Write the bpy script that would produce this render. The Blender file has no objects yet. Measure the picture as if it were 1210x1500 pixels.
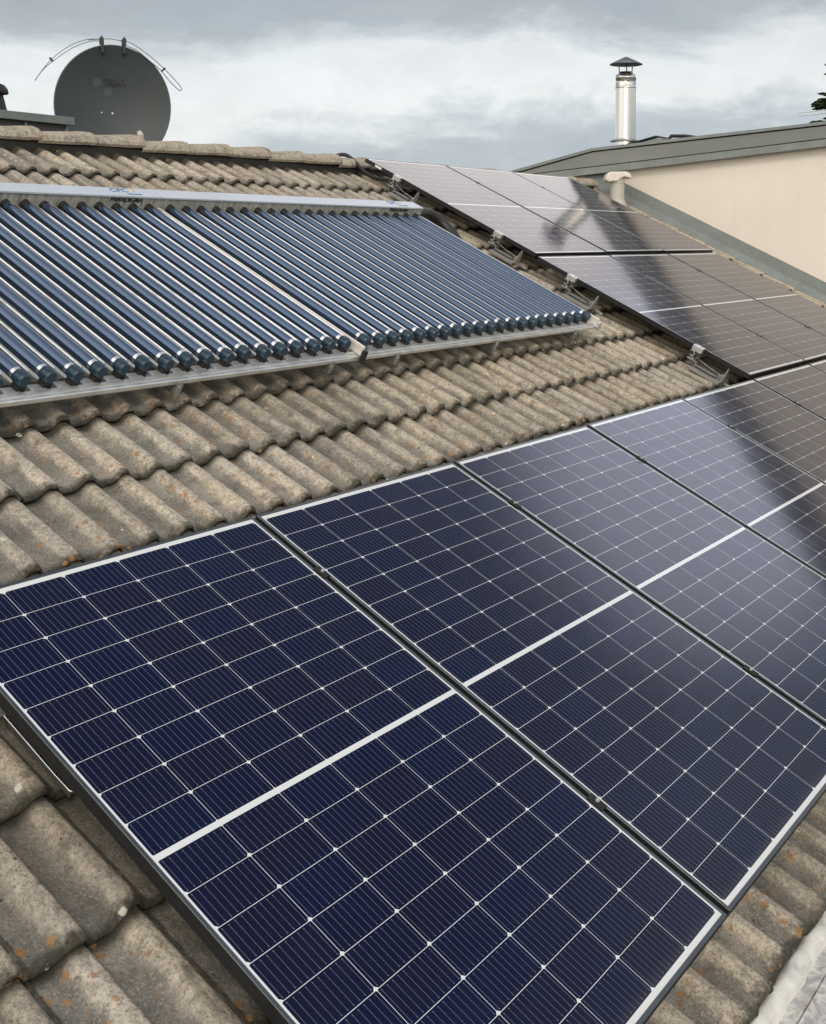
import bpy, bmesh, math, random
import numpy as np
from mathutils import Vector, Matrix

S = bpy.context.scene
COL = S.collection
TH = 0.43644751581336655          # roof pitch (25 degrees)
CT, ST = math.cos(TH), math.sin(TH)
Z0 = 4.0                          # height of the panel plane origin above the ground
random.seed(7)
rng = np.random.default_rng(11)


def W(u, v, n):
    """roof coordinates (along ridge, up the slope, off the roof) -> world"""
    return Vector((u, v * CT - n * ST, v * ST + n * CT + Z0))


# ------------------------------------------------------------------ camera
cam_d = bpy.data.cameras.new("camera")
cam = bpy.data.objects.new("camera", cam_d)
COL.objects.link(cam)
S.camera = cam
RC = ((0.5781132611820119, -0.8158764817683024, 0.011429074427457664),
      (0.003985555411719077, -0.011183269405066809, -0.9999295224321616),
      (0.8159467951974269, 0.5781180683744318, -0.0032134754189533654))
cm = Matrix.Identity(4)
for r in range(3):
    cm[r][0] = RC[0][r]
    cm[r][1] = -RC[1][r]
    cm[r][2] = -RC[2][r]
cm[0][3], cm[1][3], cm[2][3] = -1.65812758, -2.55686004, 0.91723272 + Z0
cam.matrix_world = cm
cam_d.sensor_fit = 'VERTICAL'
cam_d.sensor_height = 36.0
cam_d.lens = 1734.8435 / 1500 * 36
cam_d.shift_y = -(750 - 346.145) / 1500
cam_d.clip_start = 0.05
cam_d.clip_end = 3000

# ------------------------------------------------------------------ render / exposure
S.view_settings.view_transform = 'Standard'
S.view_settings.look = 'None'
S.view_settings.exposure = 0.0
S.view_settings.gamma = 1.0
S.view_settings.use_curve_mapping = False

# ------------------------------------------------------------------ node helpers


class NT:
    def __init__(self, tree):
        self.t = tree
        self.n = tree.nodes
        self.l = tree.links

    def nd(self, typ, ins=None, **props):
        x = self.n.new(typ)
        for k, v in props.items():
            setattr(x, k, v)
        for k, v in (ins or {}).items():
            self.set(x.inputs[k], v)
        return x

    def set(self, sock, v):
        if isinstance(v, bpy.types.NodeSocket):
            self.l.new(v, sock)
        elif isinstance(v, (tuple, list)) and sock.type == 'RGBA' and len(v) == 3:
            sock.default_value = (*v, 1)
        else:
            sock.default_value = v

    def m(self, op, a, b=0.0, c=0.0, clamp=False):
        x = self.n.new('ShaderNodeMath')
        x.operation = op
        x.use_clamp = clamp
        for i, v in enumerate((a, b, c)):
            self.set(x.inputs[i], v)
        return x.outputs[0]

    def vm(self, op, a, b=None, scale=None):
        x = self.n.new('ShaderNodeVectorMath')
        x.operation = op
        self.set(x.inputs[0], a)
        if b is not None:
            self.set(x.inputs[1], b)
        if scale is not None:
            self.set(x.inputs['Scale'], scale)
        return x.outputs['Value'] if op in ('DOT_PRODUCT', 'LENGTH') else x.outputs['Vector']

    def mix(self, f, a, b, blend='MIX'):
        x = self.n.new('ShaderNodeMix')
        x.data_type = 'RGBA'
        x.blend_type = blend
        self.set(x.inputs[0], f)
        self.set(x.inputs[6], a)
        self.set(x.inputs[7], b)
        return x.outputs[2]

    def noise(self, vec, scale, detail=4.0, rough=0.55, out='Fac', dist=0.0):
        x = self.nd('ShaderNodeTexNoise', {'Scale': scale, 'Detail': detail, 'Roughness': rough, 'Distortion': dist})
        if vec is not None:
            self.l.new(vec, x.inputs['Vector'])
        return x.outputs[out]

    def voro(self, vec, scale, out='Distance', feature='F1', rand=1.0):
        x = self.nd('ShaderNodeTexVoronoi', {'Scale': scale, 'Randomness': rand}, feature=feature)
        if vec is not None:
            self.l.new(vec, x.inputs['Vector'])
        return x.outputs[out]

    def step(self, v, lo, hi):
        x = self.nd('ShaderNodeMapRange', {'Value': v, 'From Min': lo, 'From Max': hi}, interpolation_type='SMOOTHSTEP')
        return x.outputs['Result']

    def attr(self, name):
        return self.nd('ShaderNodeAttribute', attribute_name=name).outputs['Fac']


def mat(name, base=(0.5, 0.5, 0.5), rough=0.5, metal=0.0, spec=0.5, coat=0.0, coat_rough=0.03):
    m = bpy.data.materials.new(name)
    m.use_nodes = True
    t = NT(m.node_tree)
    p = m.node_tree.nodes['Principled BSDF']
    t.set(p.inputs['Base Color'], base)
    p.inputs['Roughness'].default_value = rough
    p.inputs['Metallic'].default_value = metal
    p.inputs['Specular IOR Level'].default_value = spec
    p.inputs['Coat Weight'].default_value = coat
    p.inputs['Coat Roughness'].default_value = coat_rough
    return m, t, p


def worn(name, base, rough=0.5, metal=0.0, var=0.25, scale=8.0, bump=0.1, spec=0.5, dirt=None, stretch=(1, 1, 1)):
    """a plain material with mottled colour, roughness and a little bump"""
    m, t, p = mat(name, base, rough, metal, spec)
    co = t.nd('ShaderNodeTexCoord').outputs['Object']
    co = t.vm('MULTIPLY', co, stretch)
    n1 = t.noise(co, scale, 5, 0.6)
    n2 = t.noise(co, scale * 7, 4, 0.6)
    f = t.m('ADD', t.m('MULTIPLY', n1, 0.7), t.m('MULTIPLY', n2, 0.3))
    lo = tuple(c * (1 - var) for c in base)
    hi = tuple(min(1, c * (1 + var)) for c in base)
    c = t.mix(t.step(f, 0.3, 0.7), lo, hi)
    if dirt:
        c = t.mix(t.m('MULTIPLY', t.step(t.noise(co, scale * 0.6, 6, 0.7), 0.52, 0.72), dirt[1]), c, dirt[0])
    t.set(p.inputs['Base Color'], c)
    t.set(p.inputs['Roughness'], t.m('ADD', t.m('MULTIPLY', t.m('SUBTRACT', f, 0.5), 0.3), rough, clamp=True))
    if bump:
        b = t.nd('ShaderNodeBump', {'Height': n2, 'Strength': bump, 'Distance': 0.003})
        t.set(p.inputs['Normal'], b.outputs[0])
    return m


# ------------------------------------------------------------------ world: cloudy sky
SUN_EL, SUN_AZ = math.radians(32), math.radians(222)     # compass from +Y towards +X: behind the camera, left
sun_dir = Vector((math.sin(SUN_AZ) * math.cos(SUN_EL), math.cos(SUN_AZ) * math.cos(SUN_EL), math.sin(SUN_EL)))
wd = bpy.data.worlds.new("World")
S.world = wd
wd.use_nodes = True
w = NT(wd.node_tree)
bg = wd.node_tree.nodes['Background']
sky = w.nd('ShaderNodeTexSky', sky_type='NISHITA')
sky.sun_disc = False
sky.sun_elevation = SUN_EL
sky.sun_rotation = SUN_AZ
sky.air_density = 1.0
sky.dust_density = 2.0
dr = w.vm('NORMALIZE', w.nd('ShaderNodeTexCoord').outputs['Generated'])
sx = w.nd('ShaderNodeSeparateXYZ', {'Vector': dr})
dx, dy, dz = sx.outputs
zz = w.m('ADD', w.m('MAXIMUM', dz, 0.0), 0.10)
pl = w.nd('ShaderNodeCombineXYZ', {'X': w.m('DIVIDE', dx, zz), 'Y': w.m('DIVIDE', dy, zz), 'Z': 0.0}).outputs[0]
n_big = w.noise(pl, 0.55, 7, 0.55)
n_mid = w.noise(w.vm('ADD', pl, (13.1, 4.2, 0)), 1.5, 8, 0.6)
# azimuth: 0 at the left of the view, 1 at its right
az = w.m('SUBTRACT', dx, w.m('MULTIPLY', dy, 0.7))
azf = w.step(az, 0.0, 0.75)
n_dir = w.noise(w.vm('MULTIPLY', dr, (1.0, 1.0, 2.3)), 6.5, 8, 0.62, dist=0.35)
n_fine = w.noise(w.vm('MULTIPLY', dr, (1.0, 1.0, 1.7)), 19, 6, 0.65, dist=0.5)
zt = w.m('ADD', dz, w.m('MULTIPLY', w.m('SUBTRACT', n_mid, 0.5), 0.06))
zt = w.m('ADD', zt, w.m('MULTIPLY', w.m('SUBTRACT', n_dir, 0.5), 0.10))
zt = w.m('ADD', zt, w.m('MULTIPLY', w.m('SUBTRACT', n_fine, 0.5), 0.032))
zt = w.m('SUBTRACT', zt, w.m('MULTIPLY', azf, 0.022))
floor_ = w.m('SUBTRACT', w.m('ADD', 0.106, w.m('MULTIPLY', w.m('SUBTRACT', n_dir, 0.5), 0.05)), w.m('MULTIPLY', w.step(azf, 0.12, 0.55), 0.09))
zt = w.m('MAXIMUM', zt, floor_)
ramp = w.nd('ShaderNodeValToRGB', {'Fac': w.m('ADD', w.m('MULTIPLY', zt, 1.0), 0.2)})
cr = ramp.color_ramp
stops = [(0.0, (0.30, 0.31, 0.30)), (0.19, (0.40, 0.44, 0.47)), (0.235, (0.50, 0.56, 0.615)), (0.268, (0.56, 0.61, 0.65)),
         (0.300, (0.90, 0.925, 0.925)), (0.333, (0.87, 0.90, 0.91)), (0.365, (0.49, 0.53, 0.56)), (0.42, (0.41, 0.445, 0.475)),
         (0.60, (0.42, 0.47, 0.53)), (0.85, (0.50, 0.53, 0.57))]
while len(cr.elements) > 1:
    cr.elements.remove(cr.elements[-1])
cr.elements[0].position = stops[0][0]
cr.elements[0].color = (*stops[0][1], 1)
for ps, c in stops[1:]:
    e = cr.elements.new(ps)
    e.color = (*c, 1)
hi_f = w.step(dz, 0.16, 0.35)
mott = w.m('ADD', 1.0, w.m('MULTIPLY', w.m('SUBTRACT', n_big, 0.5), w.m('ADD', 0.35, w.m('MULTIPLY', hi_f, 0.9))))
mott = w.m('MULTIPLY', mott, w.m('ADD', 0.84, w.m('MULTIPLY', n_fine, 0.32)))
cloud = w.vm('SCALE', ramp.outputs[0], scale=mott)
skc = w.vm('SCALE', sky.outputs[0], scale=0.10)
blue_gap = w.m('MULTIPLY', w.step(w.noise(w.vm('ADD', pl, (3.3, 8.8, 0)), 1.1, 6, 0.6), 0.55, 0.75), 0.45)


def lobe(az_deg, el_deg, inner, outer):
    a_, e_ = math.radians(az_deg), math.radians(el_deg)
    d_ = w.vm('DOT_PRODUCT', dr, (math.sin(a_) * math.cos(e_), math.cos(a_) * math.cos(e_), math.sin(e_)))
    return w.step(d_, math.cos(math.radians(outer)), math.cos(math.radians(inner)))


tex = w.m('ADD', 0.75, w.m('MULTIPLY', n_mid, 0.5))
# bright thin cloud high above the neighbour's roof, warm low evening light behind the camera, darker cloud overhead
cloud = w.mix(w.m('MULTIPLY', lobe(84, 22.5, 4, 11.5), 0.9), cloud, w.vm('SCALE', (1.92, 2.00, 2.32), scale=tex))
cloud = w.mix(w.m('MULTIPLY', lobe(65, 24, 4, 13), 0.9), cloud, w.vm('SCALE', (2.05, 1.86, 1.80), scale=tex))
cloud = w.mix(w.m('MULTIPLY', lobe(82, 50, 11, 22), 0.85), cloud, w.vm('SCALE', (0.15, 0.185, 0.25), scale=tex))
cloud = w.mix(w.m('MULTIPLY', lobe(215, 45, 20, 80), w.m('MULTIPLY', w.step(dz, 0.08, 0.35), 0.95)), cloud, w.vm('SCALE', (1.10, 1.10, 1.10), scale=tex))  # unseen bright sky added behind the camera to light wall and tiles
cloud = w.mix(w.m('MULTIPLY', lobe(295, 34, 12, 48), 0.9), cloud, w.vm('SCALE', (1.75, 1.68, 1.60), scale=tex))  # unseen bright sky added at the left to whiten the tube mirrors
cloud = w.mix(lobe(244, 11, 4, 22), cloud, (3.7, 3.15, 2.2))
final = w.mix(w.m('ADD', 0.12, w.m('MULTIPLY', blue_gap, w.step(dz, 0.1, 0.3))), cloud, skc)
SKY_GAIN = 10.0                                            # cloud radiances are written for strength 1
wd.node_tree.links.new(w.vm('SCALE', final, scale=SKY_GAIN), bg.inputs['Color'])
bg.inputs['Strength'].default_value = 0.1

sun_l = bpy.data.lights.new("sun", 'SUN')
sun_l.energy = 1.3
sun_l.angle = math.radians(14)
sun_l.color = (1.0, 0.91, 0.80)
sun = bpy.data.objects.new("sun", sun_l)
COL.objects.link(sun)
sun.rotation_euler = sun_dir.to_track_quat('Z', 'Y').to_euler()
sun.location = (-10, -10, 20)

# ------------------------------------------------------------------ mesh helpers


class MB:
    """collects verts and faces; build() links them as ONE mesh object"""

    def __init__(self):
        self.v, self.f, self.s = [], [], []

    def add(self, vs, fs, smooth=False):
        o = len(self.v)
        self.v += [tuple(x) for x in vs]
        for f in fs:
            self.f.append([i + o for i in f])
            self.s.append(smooth)

    def box(self, x0, x1, y0, y1, z0, z1):
        self.add([(x, y, z) for z in (z0, z1) for y in (y0, y1) for x in (x0, x1)],
                 [(0, 2, 3, 1), (4, 5, 7, 6), (0, 1, 5, 4), (2, 6, 7, 3), (0, 4, 6, 2), (1, 3, 7, 5)])

    def hexa(self, pts):
        """eight points, ordered like box()"""
        self.add(pts, [(0, 2, 3, 1), (4, 5, 7, 6), (0, 1, 5, 4), (2, 6, 7, 3), (0, 4, 6, 2), (1, 3, 7, 5)])

    def prism(self, prof, axis, a, b, smooth=False):
        """closed profile of 2-D points extruded along axis 0/1/2 from a to b"""
        n = len(prof)
        vs = []
        for t in (a, b):
            for p in prof:
                q = list(p)
                q.insert(axis, t)
                vs.append(q)
        self.add(vs, [(i, (i + 1) % n, n + (i + 1) % n, n + i) for i in range(n)], smooth)
        self.add(vs, [tuple(range(n))[::-1], tuple(range(n, 2 * n))])

    def tube(self, path, r, seg=12, caps=True, smooth=True):
        path = [Vector(p) for p in path]
        rs = r if isinstance(r, (list, tuple)) else [r] * len(path)
        up = None
        rings = []
        for i, p in enumerate(path):
            d = (path[min(i + 1, len(path) - 1)] - path[max(i - 1, 0)]).normalized()
            if up is None:
                up = d.orthogonal().normalized()
            x = (up - d * up.dot(d))
            x = x.normalized() if x.length > 1e-6 else d.orthogonal().normalized()
            up = x
            y = d.cross(x)
            rings.append([p + (x * math.cos(2 * math.pi * k / seg) + y * math.sin(2 * math.pi * k / seg)) * rs[i] for k in range(seg)])
        vs = [q for rg in rings for q in rg]
        fs = [(i * seg + k, i * seg + (k + 1) % seg, (i + 1) * seg + (k + 1) % seg, (i + 1) * seg + k)
              for i in range(len(path) - 1) for k in range(seg)]
        self.add(vs, fs, smooth)
        if caps:
            self.add(rings[0], [tuple(range(seg))[::-1]])
            self.add(rings[-1], [tuple(range(seg))])

    def lathe(self, prof, c=(0, 0, 0), seg=32, smooth=True):
        """profile of (radius, z) turned about the z axis through c"""
        vs, fs = [], []
        for r, z in prof:
            for k in range(seg):
                a = 2 * math.pi * k / seg
                vs.append((c[0] + r * math.cos(a), c[1] + r * math.sin(a), c[2] + z))
        for i in range(len(prof) - 1):
            for k in range(seg):
                fs.append((i * seg + k, i * seg + (k + 1) % seg, (i + 1) * seg + (k + 1) % seg, (i + 1) * seg + k))
        self.add(vs, fs, smooth)

    def mesh(self, name):
        me = bpy.data.meshes.new(name)
        me.from_pydata(self.v, [], self.f)
        me.polygons.foreach_set('use_smooth', self.s)
        me.update()
        return me

    def build(self, name, material, parent=None, bevel=0.0, bseg=2, matrix=None):
        o = bpy.data.objects.new(name, self.mesh(name))
        COL.objects.link(o)
        o.data.materials.append(material)
        if parent is not None:
            o.parent = parent
        if matrix is not None:
            o.matrix_local = matrix
        if bevel:
            bm = bmesh.new()
            bm.from_mesh(o.data)
            bmesh.ops.remove_doubles(bm, verts=bm.verts, dist=1e-6)
            bm.to_mesh(o.data)
            bm.free()
            b = o.modifiers.new("bevel", 'BEVEL')
            b.width = bevel
            b.segments = bseg
            b.limit_method = 'ANGLE'
            b.angle_limit = math.radians(40)
        return o


def thing(name, label, cat, loc=(0, 0, 0), rot=(0, 0, 0), group=None):
    o = bpy.data.objects.new(name, None)
    o.empty_display_size = 0.1
    COL.objects.link(o)
    o.location = loc
    o.rotation_euler = rot
    tag(o, label, cat, group)
    return o


def tag(o, label, cat, group=None):
    o['label'] = label
    o['category'] = cat
    if group:
        o['group'] = group


def struct(o):
    o['kind'] = 'structure'
    return o


def copy_tree(o, parent=None):
    c = o.copy()
    COL.objects.link(c)
    if parent is not None:
        c.parent = parent
    for ch in list(o.children):
        copy_tree(ch, c)
    return c


def roof_thing(name, label, cat, u, v, n, group=None):
    return thing(name, label, cat, W(u, v, n), (TH, 0, 0), group)


def lettering(name, body, size, material, parent, matrix, shear=0.0, bold=0.0, width=None, extrude=0.0004):
    cu = bpy.data.curves.new(name, 'FONT')
    cu.body = body
    cu.size = size
    cu.shear = shear
    cu.offset = bold
    cu.extrude = extrude
    cu.align_x = 'CENTER'
    cu.align_y = 'CENTER'
    tmp = bpy.data.objects.new(name, cu)
    COL.objects.link(tmp)
    bpy.context.view_layer.update()
    me = bpy.data.meshes.new_from_object(tmp.evaluated_get(bpy.context.evaluated_depsgraph_get()))
    bpy.data.objects.remove(tmp)
    if width:
        xs = [q.co.x for q in me.vertices]
        k = width / (max(xs) - min(xs))
        for q in me.vertices:
            q.co.x *= k
    me.materials.clear()
    me.materials.append(material)
    o = bpy.data.objects.new(name, me)
    COL.objects.link(o)
    o.parent = parent
    o.matrix_local = matrix
    return o


# ------------------------------------------------------------------ materials
# concrete roof tile -------------------------------------------------
M = {}
m, t, p = mat('concrete_tile', rough=0.92, spec=0.25)
co = t.nd('ShaderNodeTexCoord').outputs['Object']
hgt, lip, tid = t.attr('hgt'), t.attr('lip'), t.attr('tid')
nA = t.noise(co, 9, 6, 0.62)
nB = t.noise(co, 55, 5, 0.65)
nC = t.noise(co, 150, 4, 0.75)
nD = t.noise(t.vm('MULTIPLY', co, (1, 0.25, 1)), 26, 4, 0.6)
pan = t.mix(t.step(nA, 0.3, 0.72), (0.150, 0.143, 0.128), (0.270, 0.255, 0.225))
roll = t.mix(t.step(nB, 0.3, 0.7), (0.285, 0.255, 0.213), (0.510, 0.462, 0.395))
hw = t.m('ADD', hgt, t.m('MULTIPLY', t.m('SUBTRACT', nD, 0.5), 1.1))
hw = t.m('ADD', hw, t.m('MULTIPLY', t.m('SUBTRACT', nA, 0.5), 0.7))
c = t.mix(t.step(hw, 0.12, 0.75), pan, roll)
c = t.mix(t.m('MULTIPLY', t.step(nC, 0.52, 0.66), 0.75), c, (0.09, 0.075, 0.055))     # exposed dark grains
c = t.mix(t.m('MULTIPLY', t.step(nC, 0.45, 0.33), 0.6), c, (0.52, 0.45, 0.35))       # light sand grains
c = t.vm('SCALE', c, scale=t.m('ADD', 0.84, t.m('MULTIPLY', tid, 0.42)))
bigv = t.noise(co, 1.1, 4, 0.6)
c = t.mix(t.step(bigv, 0.35, 0.7), c, t.mix(1.0, c, (1.03, 0.98, 0.90), 'MULTIPLY'))
c = t.mix(t.m('MULTIPLY', t.step(t.noise(t.vm('MULTIPLY', co, (1.0, 0.18, 1.0)), 11, 6, 0.7), 0.52, 0.70), 0.55), c, (0.095, 0.088, 0.070))
dirt = t.step(t.noise(co, 17, 7, 0.72), 0.50, 0.68)
c = t.mix(t.m('MULTIPLY', dirt, 0.6), c, (0.080, 0.076, 0.060))
# biofilm and moss on the butt edge; lap shade and dirt painted on head, underside
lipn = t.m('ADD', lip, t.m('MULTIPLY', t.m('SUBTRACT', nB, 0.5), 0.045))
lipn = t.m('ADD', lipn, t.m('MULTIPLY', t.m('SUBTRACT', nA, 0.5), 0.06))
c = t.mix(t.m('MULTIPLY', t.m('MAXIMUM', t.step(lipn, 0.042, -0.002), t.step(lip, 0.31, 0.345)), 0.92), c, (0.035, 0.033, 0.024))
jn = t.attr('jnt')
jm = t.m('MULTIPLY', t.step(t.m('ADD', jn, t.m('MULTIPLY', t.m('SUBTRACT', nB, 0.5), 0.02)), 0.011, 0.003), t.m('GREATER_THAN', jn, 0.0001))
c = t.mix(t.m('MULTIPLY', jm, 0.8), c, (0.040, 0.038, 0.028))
# lichen: orange rosettes, pale rosettes, black specks
cv = t.nd('ShaderNodeSeparateXYZ', {'Vector': co}).outputs[1]
patch = t.m('ADD', t.noise(co, 3.2, 3, 0.5), t.m('MULTIPLY', t.step(cv, -0.25, -1.3), 0.13))   # more growth near the eaves
vco = t.vm('ADD', co, t.vm('SCALE', t.noise(co, 60, 3, 0.6, out='Color'), scale=0.02))
vco = t.vm('ADD', vco, t.vm('SCALE', t.noise(co, 190, 2, 0.6, out='Color'), scale=0.012))
vd = t.voro(vco, 34)
vc = t.nd('ShaderNodeSeparateXYZ', {'Vector': t.voro(vco, 34, out='Color')}).outputs
rad = t.m('MULTIPLY', t.m('MULTIPLY', t.step(vc[0], 0.30, 1.0), t.step(patch, 0.42, 0.58)), 0.40)
om = t.step(t.m('SUBTRACT', rad, vd), -0.01, 0.06)
ocol = t.mix(vc[1], (0.30, 0.125, 0.040), (0.38, 0.21, 0.08))
c = t.mix(t.m('MULTIPLY', om, t.m('ADD', 0.3, t.m('MULTIPLY', nB, 0.8))), c, ocol)
vco2 = t.vm('ADD', vco, (5.7, 3.1, 0.0))
wdst = t.voro(vco2, 17)
wc = t.nd('ShaderNodeSeparateXYZ', {'Vector': t.voro(vco2, 17, out='Color')}).outputs
wr = t.m('MULTIPLY', t.step(wc[0], 0.80, 1.0), 0.17)
c = t.mix(t.m('MULTIPLY', t.step(t.m('SUBTRACT', wr, wdst), -0.005, 0.03), 0.85), c, (0.62, 0.60, 0.52))
bd = t.voro(t.vm('ADD', co, (1.3, 9.1, 2.0)), 34)
bc = t.nd('ShaderNodeSeparateXYZ', {'Vector': t.voro(t.vm('ADD', co, (1.3, 9.1, 2.0)), 34, out='Color')}).outputs
br = t.m('MULTIPLY', t.step(bc[0], 0.80, 1.0), 0.17)
c = t.mix(t.m('MULTIPLY', t.step(t.m('SUBTRACT', br, bd), -0.01, 0.05), 0.8), c, (0.03, 0.028, 0.02))
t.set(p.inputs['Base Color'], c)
hh = t.m('ADD', t.m('MULTIPLY', nC, 0.6), t.m('MULTIPLY', nB, 0.9))
bmp = t.nd('ShaderNodeBump', {'Height': hh, 'Strength': 1.0, 'Distance': 0.007})
t.set(p.inputs['Normal'], bmp.outputs[0])
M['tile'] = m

# solar laminate: cells, busbars, white backsheet, all under AR glass -
PX, PY, MG = 0.1835, 0.0925, 0.0139
m, t, p = mat('solar_laminate', rough=0.08, spec=0.34)
co = t.nd('ShaderNodeTexCoord').outputs['Object']
s3 = t.nd('ShaderNodeSeparateXYZ', {'Vector': co}).outputs
X = s3[0]
Yd = t.m('MULTIPLY', s3[1], -1.0)
low = t.m('GREATER_THAN', Yd, 9 * PY + MG / 2)
Y2 = t.m('SUBTRACT', Yd, t.m('MULTIPLY', low, 9 * PY + MG))      # 0..9*PY in either half
fx = t.m('SUBTRACT', X, t.m('MULTIPLY', t.m('FLOOR', t.m('DIVIDE', X, PX)), PX))
fy = t.m('SUBTRACT', Y2, t.m('MULTIPLY', t.m('FLOOR', t.m('DIVIDE', Y2, PY)), PY))
ex = t.m('MINIMUM', fx, t.m('SUBTRACT', PX, fx))                   # distance to the nearest column line
ey = t.m('MINIMUM', fy, t.m('SUBTRACT', PY, fy))
cell = t.m('MULTIPLY', t.m('GREATER_THAN', ex, 0.0007), t.m('GREATER_THAN', ey, 0.0007))
# chamfered corners: at the top of each upper-half cell, at the bottom of each lower-half cell
topd = t.m('ADD', t.m('MULTIPLY', t.m('SUBTRACT', 1.0, low), fy), t.m('MULTIPLY', low, t.m('SUBTRACT', PY, fy)))
cham = t.m('GREATER_THAN', t.m('ADD', ex, t.m('MINIMUM', topd, t.m('ADD', ey, 0.0045))), 0.0085)
cell = t.m('MULTIPLY', cell, cham)
inx = t.m('MULTIPLY', t.m('GREATER_THAN', X, 0.0), t.m('LESS_THAN', X, 6 * PX))
iny = t.m('MULTIPLY', t.m('GREATER_THAN', Y2, 0.0), t.m('LESS_THAN', Y2, 9 * PY))
cell = t.m('MULTIPLY', cell, t.m('MULTIPLY', inx, iny))
bpitch = (PX - 0.0015) / 10
bx = t.m('ABSOLUTE', t.m('SUBTRACT', t.m('FRACT', t.m('DIVIDE', t.m('SUBTRACT', fx, 0.00075), bpitch)), 0.5))
bus = t.m('MULTIPLY', t.m('LESS_THAN', bx, 0.030), t.m('GREATER_THAN', ey, 0.0045))
pad = t.m('MULTIPLY', t.m('LESS_THAN', bx, 0.062), t.m('MULTIPLY', t.m('GREATER_THAN', ey, 0.0045), t.m('LESS_THAN', ey, 0.008)))
bus = t.m('MAXIMUM', bus, pad)
cid = t.nd('ShaderNodeCombineXYZ', {'X': t.m('FLOOR', t.m('DIVIDE', X, PX)), 'Y': t.m('FLOOR', t.m('DIVIDE', Yd, PY)), 'Z': 0.0}).outputs[0]
wn = t.nd('ShaderNodeTexWhiteNoise', {'Vector': cid}).outputs['Value']
cc = t.mix(wn, (0.0006, 0.0034, 0.0270), (0.0026, 0.0028, 0.0190))
cc = t.mix(bus, cc, (0.115, 0.130, 0.175))
lam = t.mix(cell, (0.64, 0.66, 0.67), cc)
dust = t.step(t.noise(co, 5, 6, 0.7), 0.35, 0.8)
lam = t.mix(t.m('MULTIPLY', dust, 0.004), lam, (0.45, 0.40, 0.33))
# dried dirt washed down against the lower frame edge, faint run marks
edge = t.step(t.m('ADD', Yd, t.m('MULTIPLY', t.noise(t.vm('MULTIPLY', co, (1, 0.3, 1)), 30, 5, 0.7), 0.06)), 1.675, 1.735)
runs = t.step(t.noise(t.vm('MULTIPLY', co, (1, 0.05, 1)), 22, 5, 0.65), 0.58, 0.78)
lam = t.mix(t.m('MULTIPLY', edge, 0.10), lam, (0.30, 0.27, 0.22))
lam = t.mix(t.m('MULTIPLY', runs, 0.005), lam, (0.40, 0.37, 0.33))
t.set(p.inputs['Base Color'], lam)
t.set(p.inputs['Roughness'], t.m('ADD', 0.085, t.m('ADD', t.m('MULTIPLY', dust, 0.04), t.m('MULTIPLY', runs, 0.03))))
bmp = t.nd('ShaderNodeBump', {'Height': t.noise(co, 2.3, 2, 0.5), 'Strength': 0.05, 'Distance': 0.01})
t.set(p.inputs['Normal'], bmp.outputs[0])
M['laminate'] = m

M['frame'] = worn('anodised_frame', (0.17, 0.185, 0.19), 0.32, 1.0, var=0.10, scale=3, bump=0.02)
M['frame_side'] = worn('black_frame_side', (0.018, 0.019, 0.020), 0.45, 0.2, var=0.2, scale=3, bump=0.02)  # all frame faces but the top lip, in a darker tone
M['frame_black'] = worn('black_rubber', (0.006, 0.006, 0.006), 0.7, 0.0, var=0.3, scale=20, bump=0.05)
M['alu'] = worn('mill_aluminium', (0.70, 0.71, 0.71), 0.40, 0.8, var=0.12, scale=14, bump=0.05, dirt=((0.34, 0.34, 0.32), 0.4))
M['strip'] = worn('pale_anodised_strip', (0.78, 0.74, 0.68), 0.45, 0.3, var=0.06, scale=9, bump=0.02)
M['steel'] = worn('galvanised_steel', (0.36, 0.36, 0.355), 0.42, 0.75, var=0.3, scale=18, bump=0.06)
M['hook_alu'] = worn('weathered_aluminium', (0.30, 0.295, 0.28), 0.5, 0.35, var=0.25, scale=16, bump=0.1, dirt=((0.22, 0.20, 0.17), 0.6))
M['header'] = worn('collector_header_top', (0.50, 0.545, 0.62), 0.42, 0.1, var=0.05, scale=2, bump=0.02)
# streaked front face of the header box
m, t, p = mat('collector_header_front', rough=0.5, metal=0.25)
co = t.nd('ShaderNodeTexCoord').outputs['Object']
st = t.noise(t.vm('MULTIPLY', co, (60, 60, 6)), 1.0, 5, 0.7)
t.set(p.inputs['Base Color'], t.mix(t.step(st, 0.35, 0.68), (0.50, 0.50, 0.47), (0.22, 0.22, 0.20)))
M['header_front'] = m
m, t, p = mat('evacuated_glass_tube', (0.060, 0.105, 0.185), rough=0.10, metal=0.75, spec=0.5, coat=1.0, coat_rough=0.015)
M['tube'] = m
m, t, p = mat('mirror_reflector', rough=0.24, metal=1.0)
co = t.nd('ShaderNodeTexCoord').outputs['Object']
dn = t.noise(t.vm('MULTIPLY', co, (8, 1.5, 8)), 6, 5, 0.65)
t.set(p.inputs['Base Color'], t.mix(t.step(dn, 0.45, 0.75), (0.82, 0.81, 0.79), (0.50, 0.48, 0.43)))
t.set(p.inputs['Roughness'], t.m('ADD', 0.14, t.m('MULTIPLY', dn, 0.2)))
M['mirror'] = m
M['cap_blue'] = worn('petrol_blue_plastic', (0.010, 0.034, 0.060), 0.40, 0, var=0.2, scale=30, bump=0.04)
M['silver_ring'] = worn('chrome_getter', (0.82, 0.82, 0.82), 0.18, 1.0, var=0.08, scale=30, bump=0)
M['black'] = worn('black_plastic', (0.012, 0.012, 0.012), 0.5, 0, var=0.3, scale=25, bump=0.05)
M['ink_black'] = mat('black_print', (0.008, 0.008, 0.009), 0.6)[0]
M['ink_blue'] = mat('blue_print', (0.06, 0.13, 0.30), 0.55)[0]
M['ink_yellow'] = mat('yellow_print', (0.62, 0.52, 0.24), 0.55)[0]
M['ink_grey'] = mat('dark_grey_print', (0.010, 0.0105, 0.011), 0.6)[0]
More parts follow.
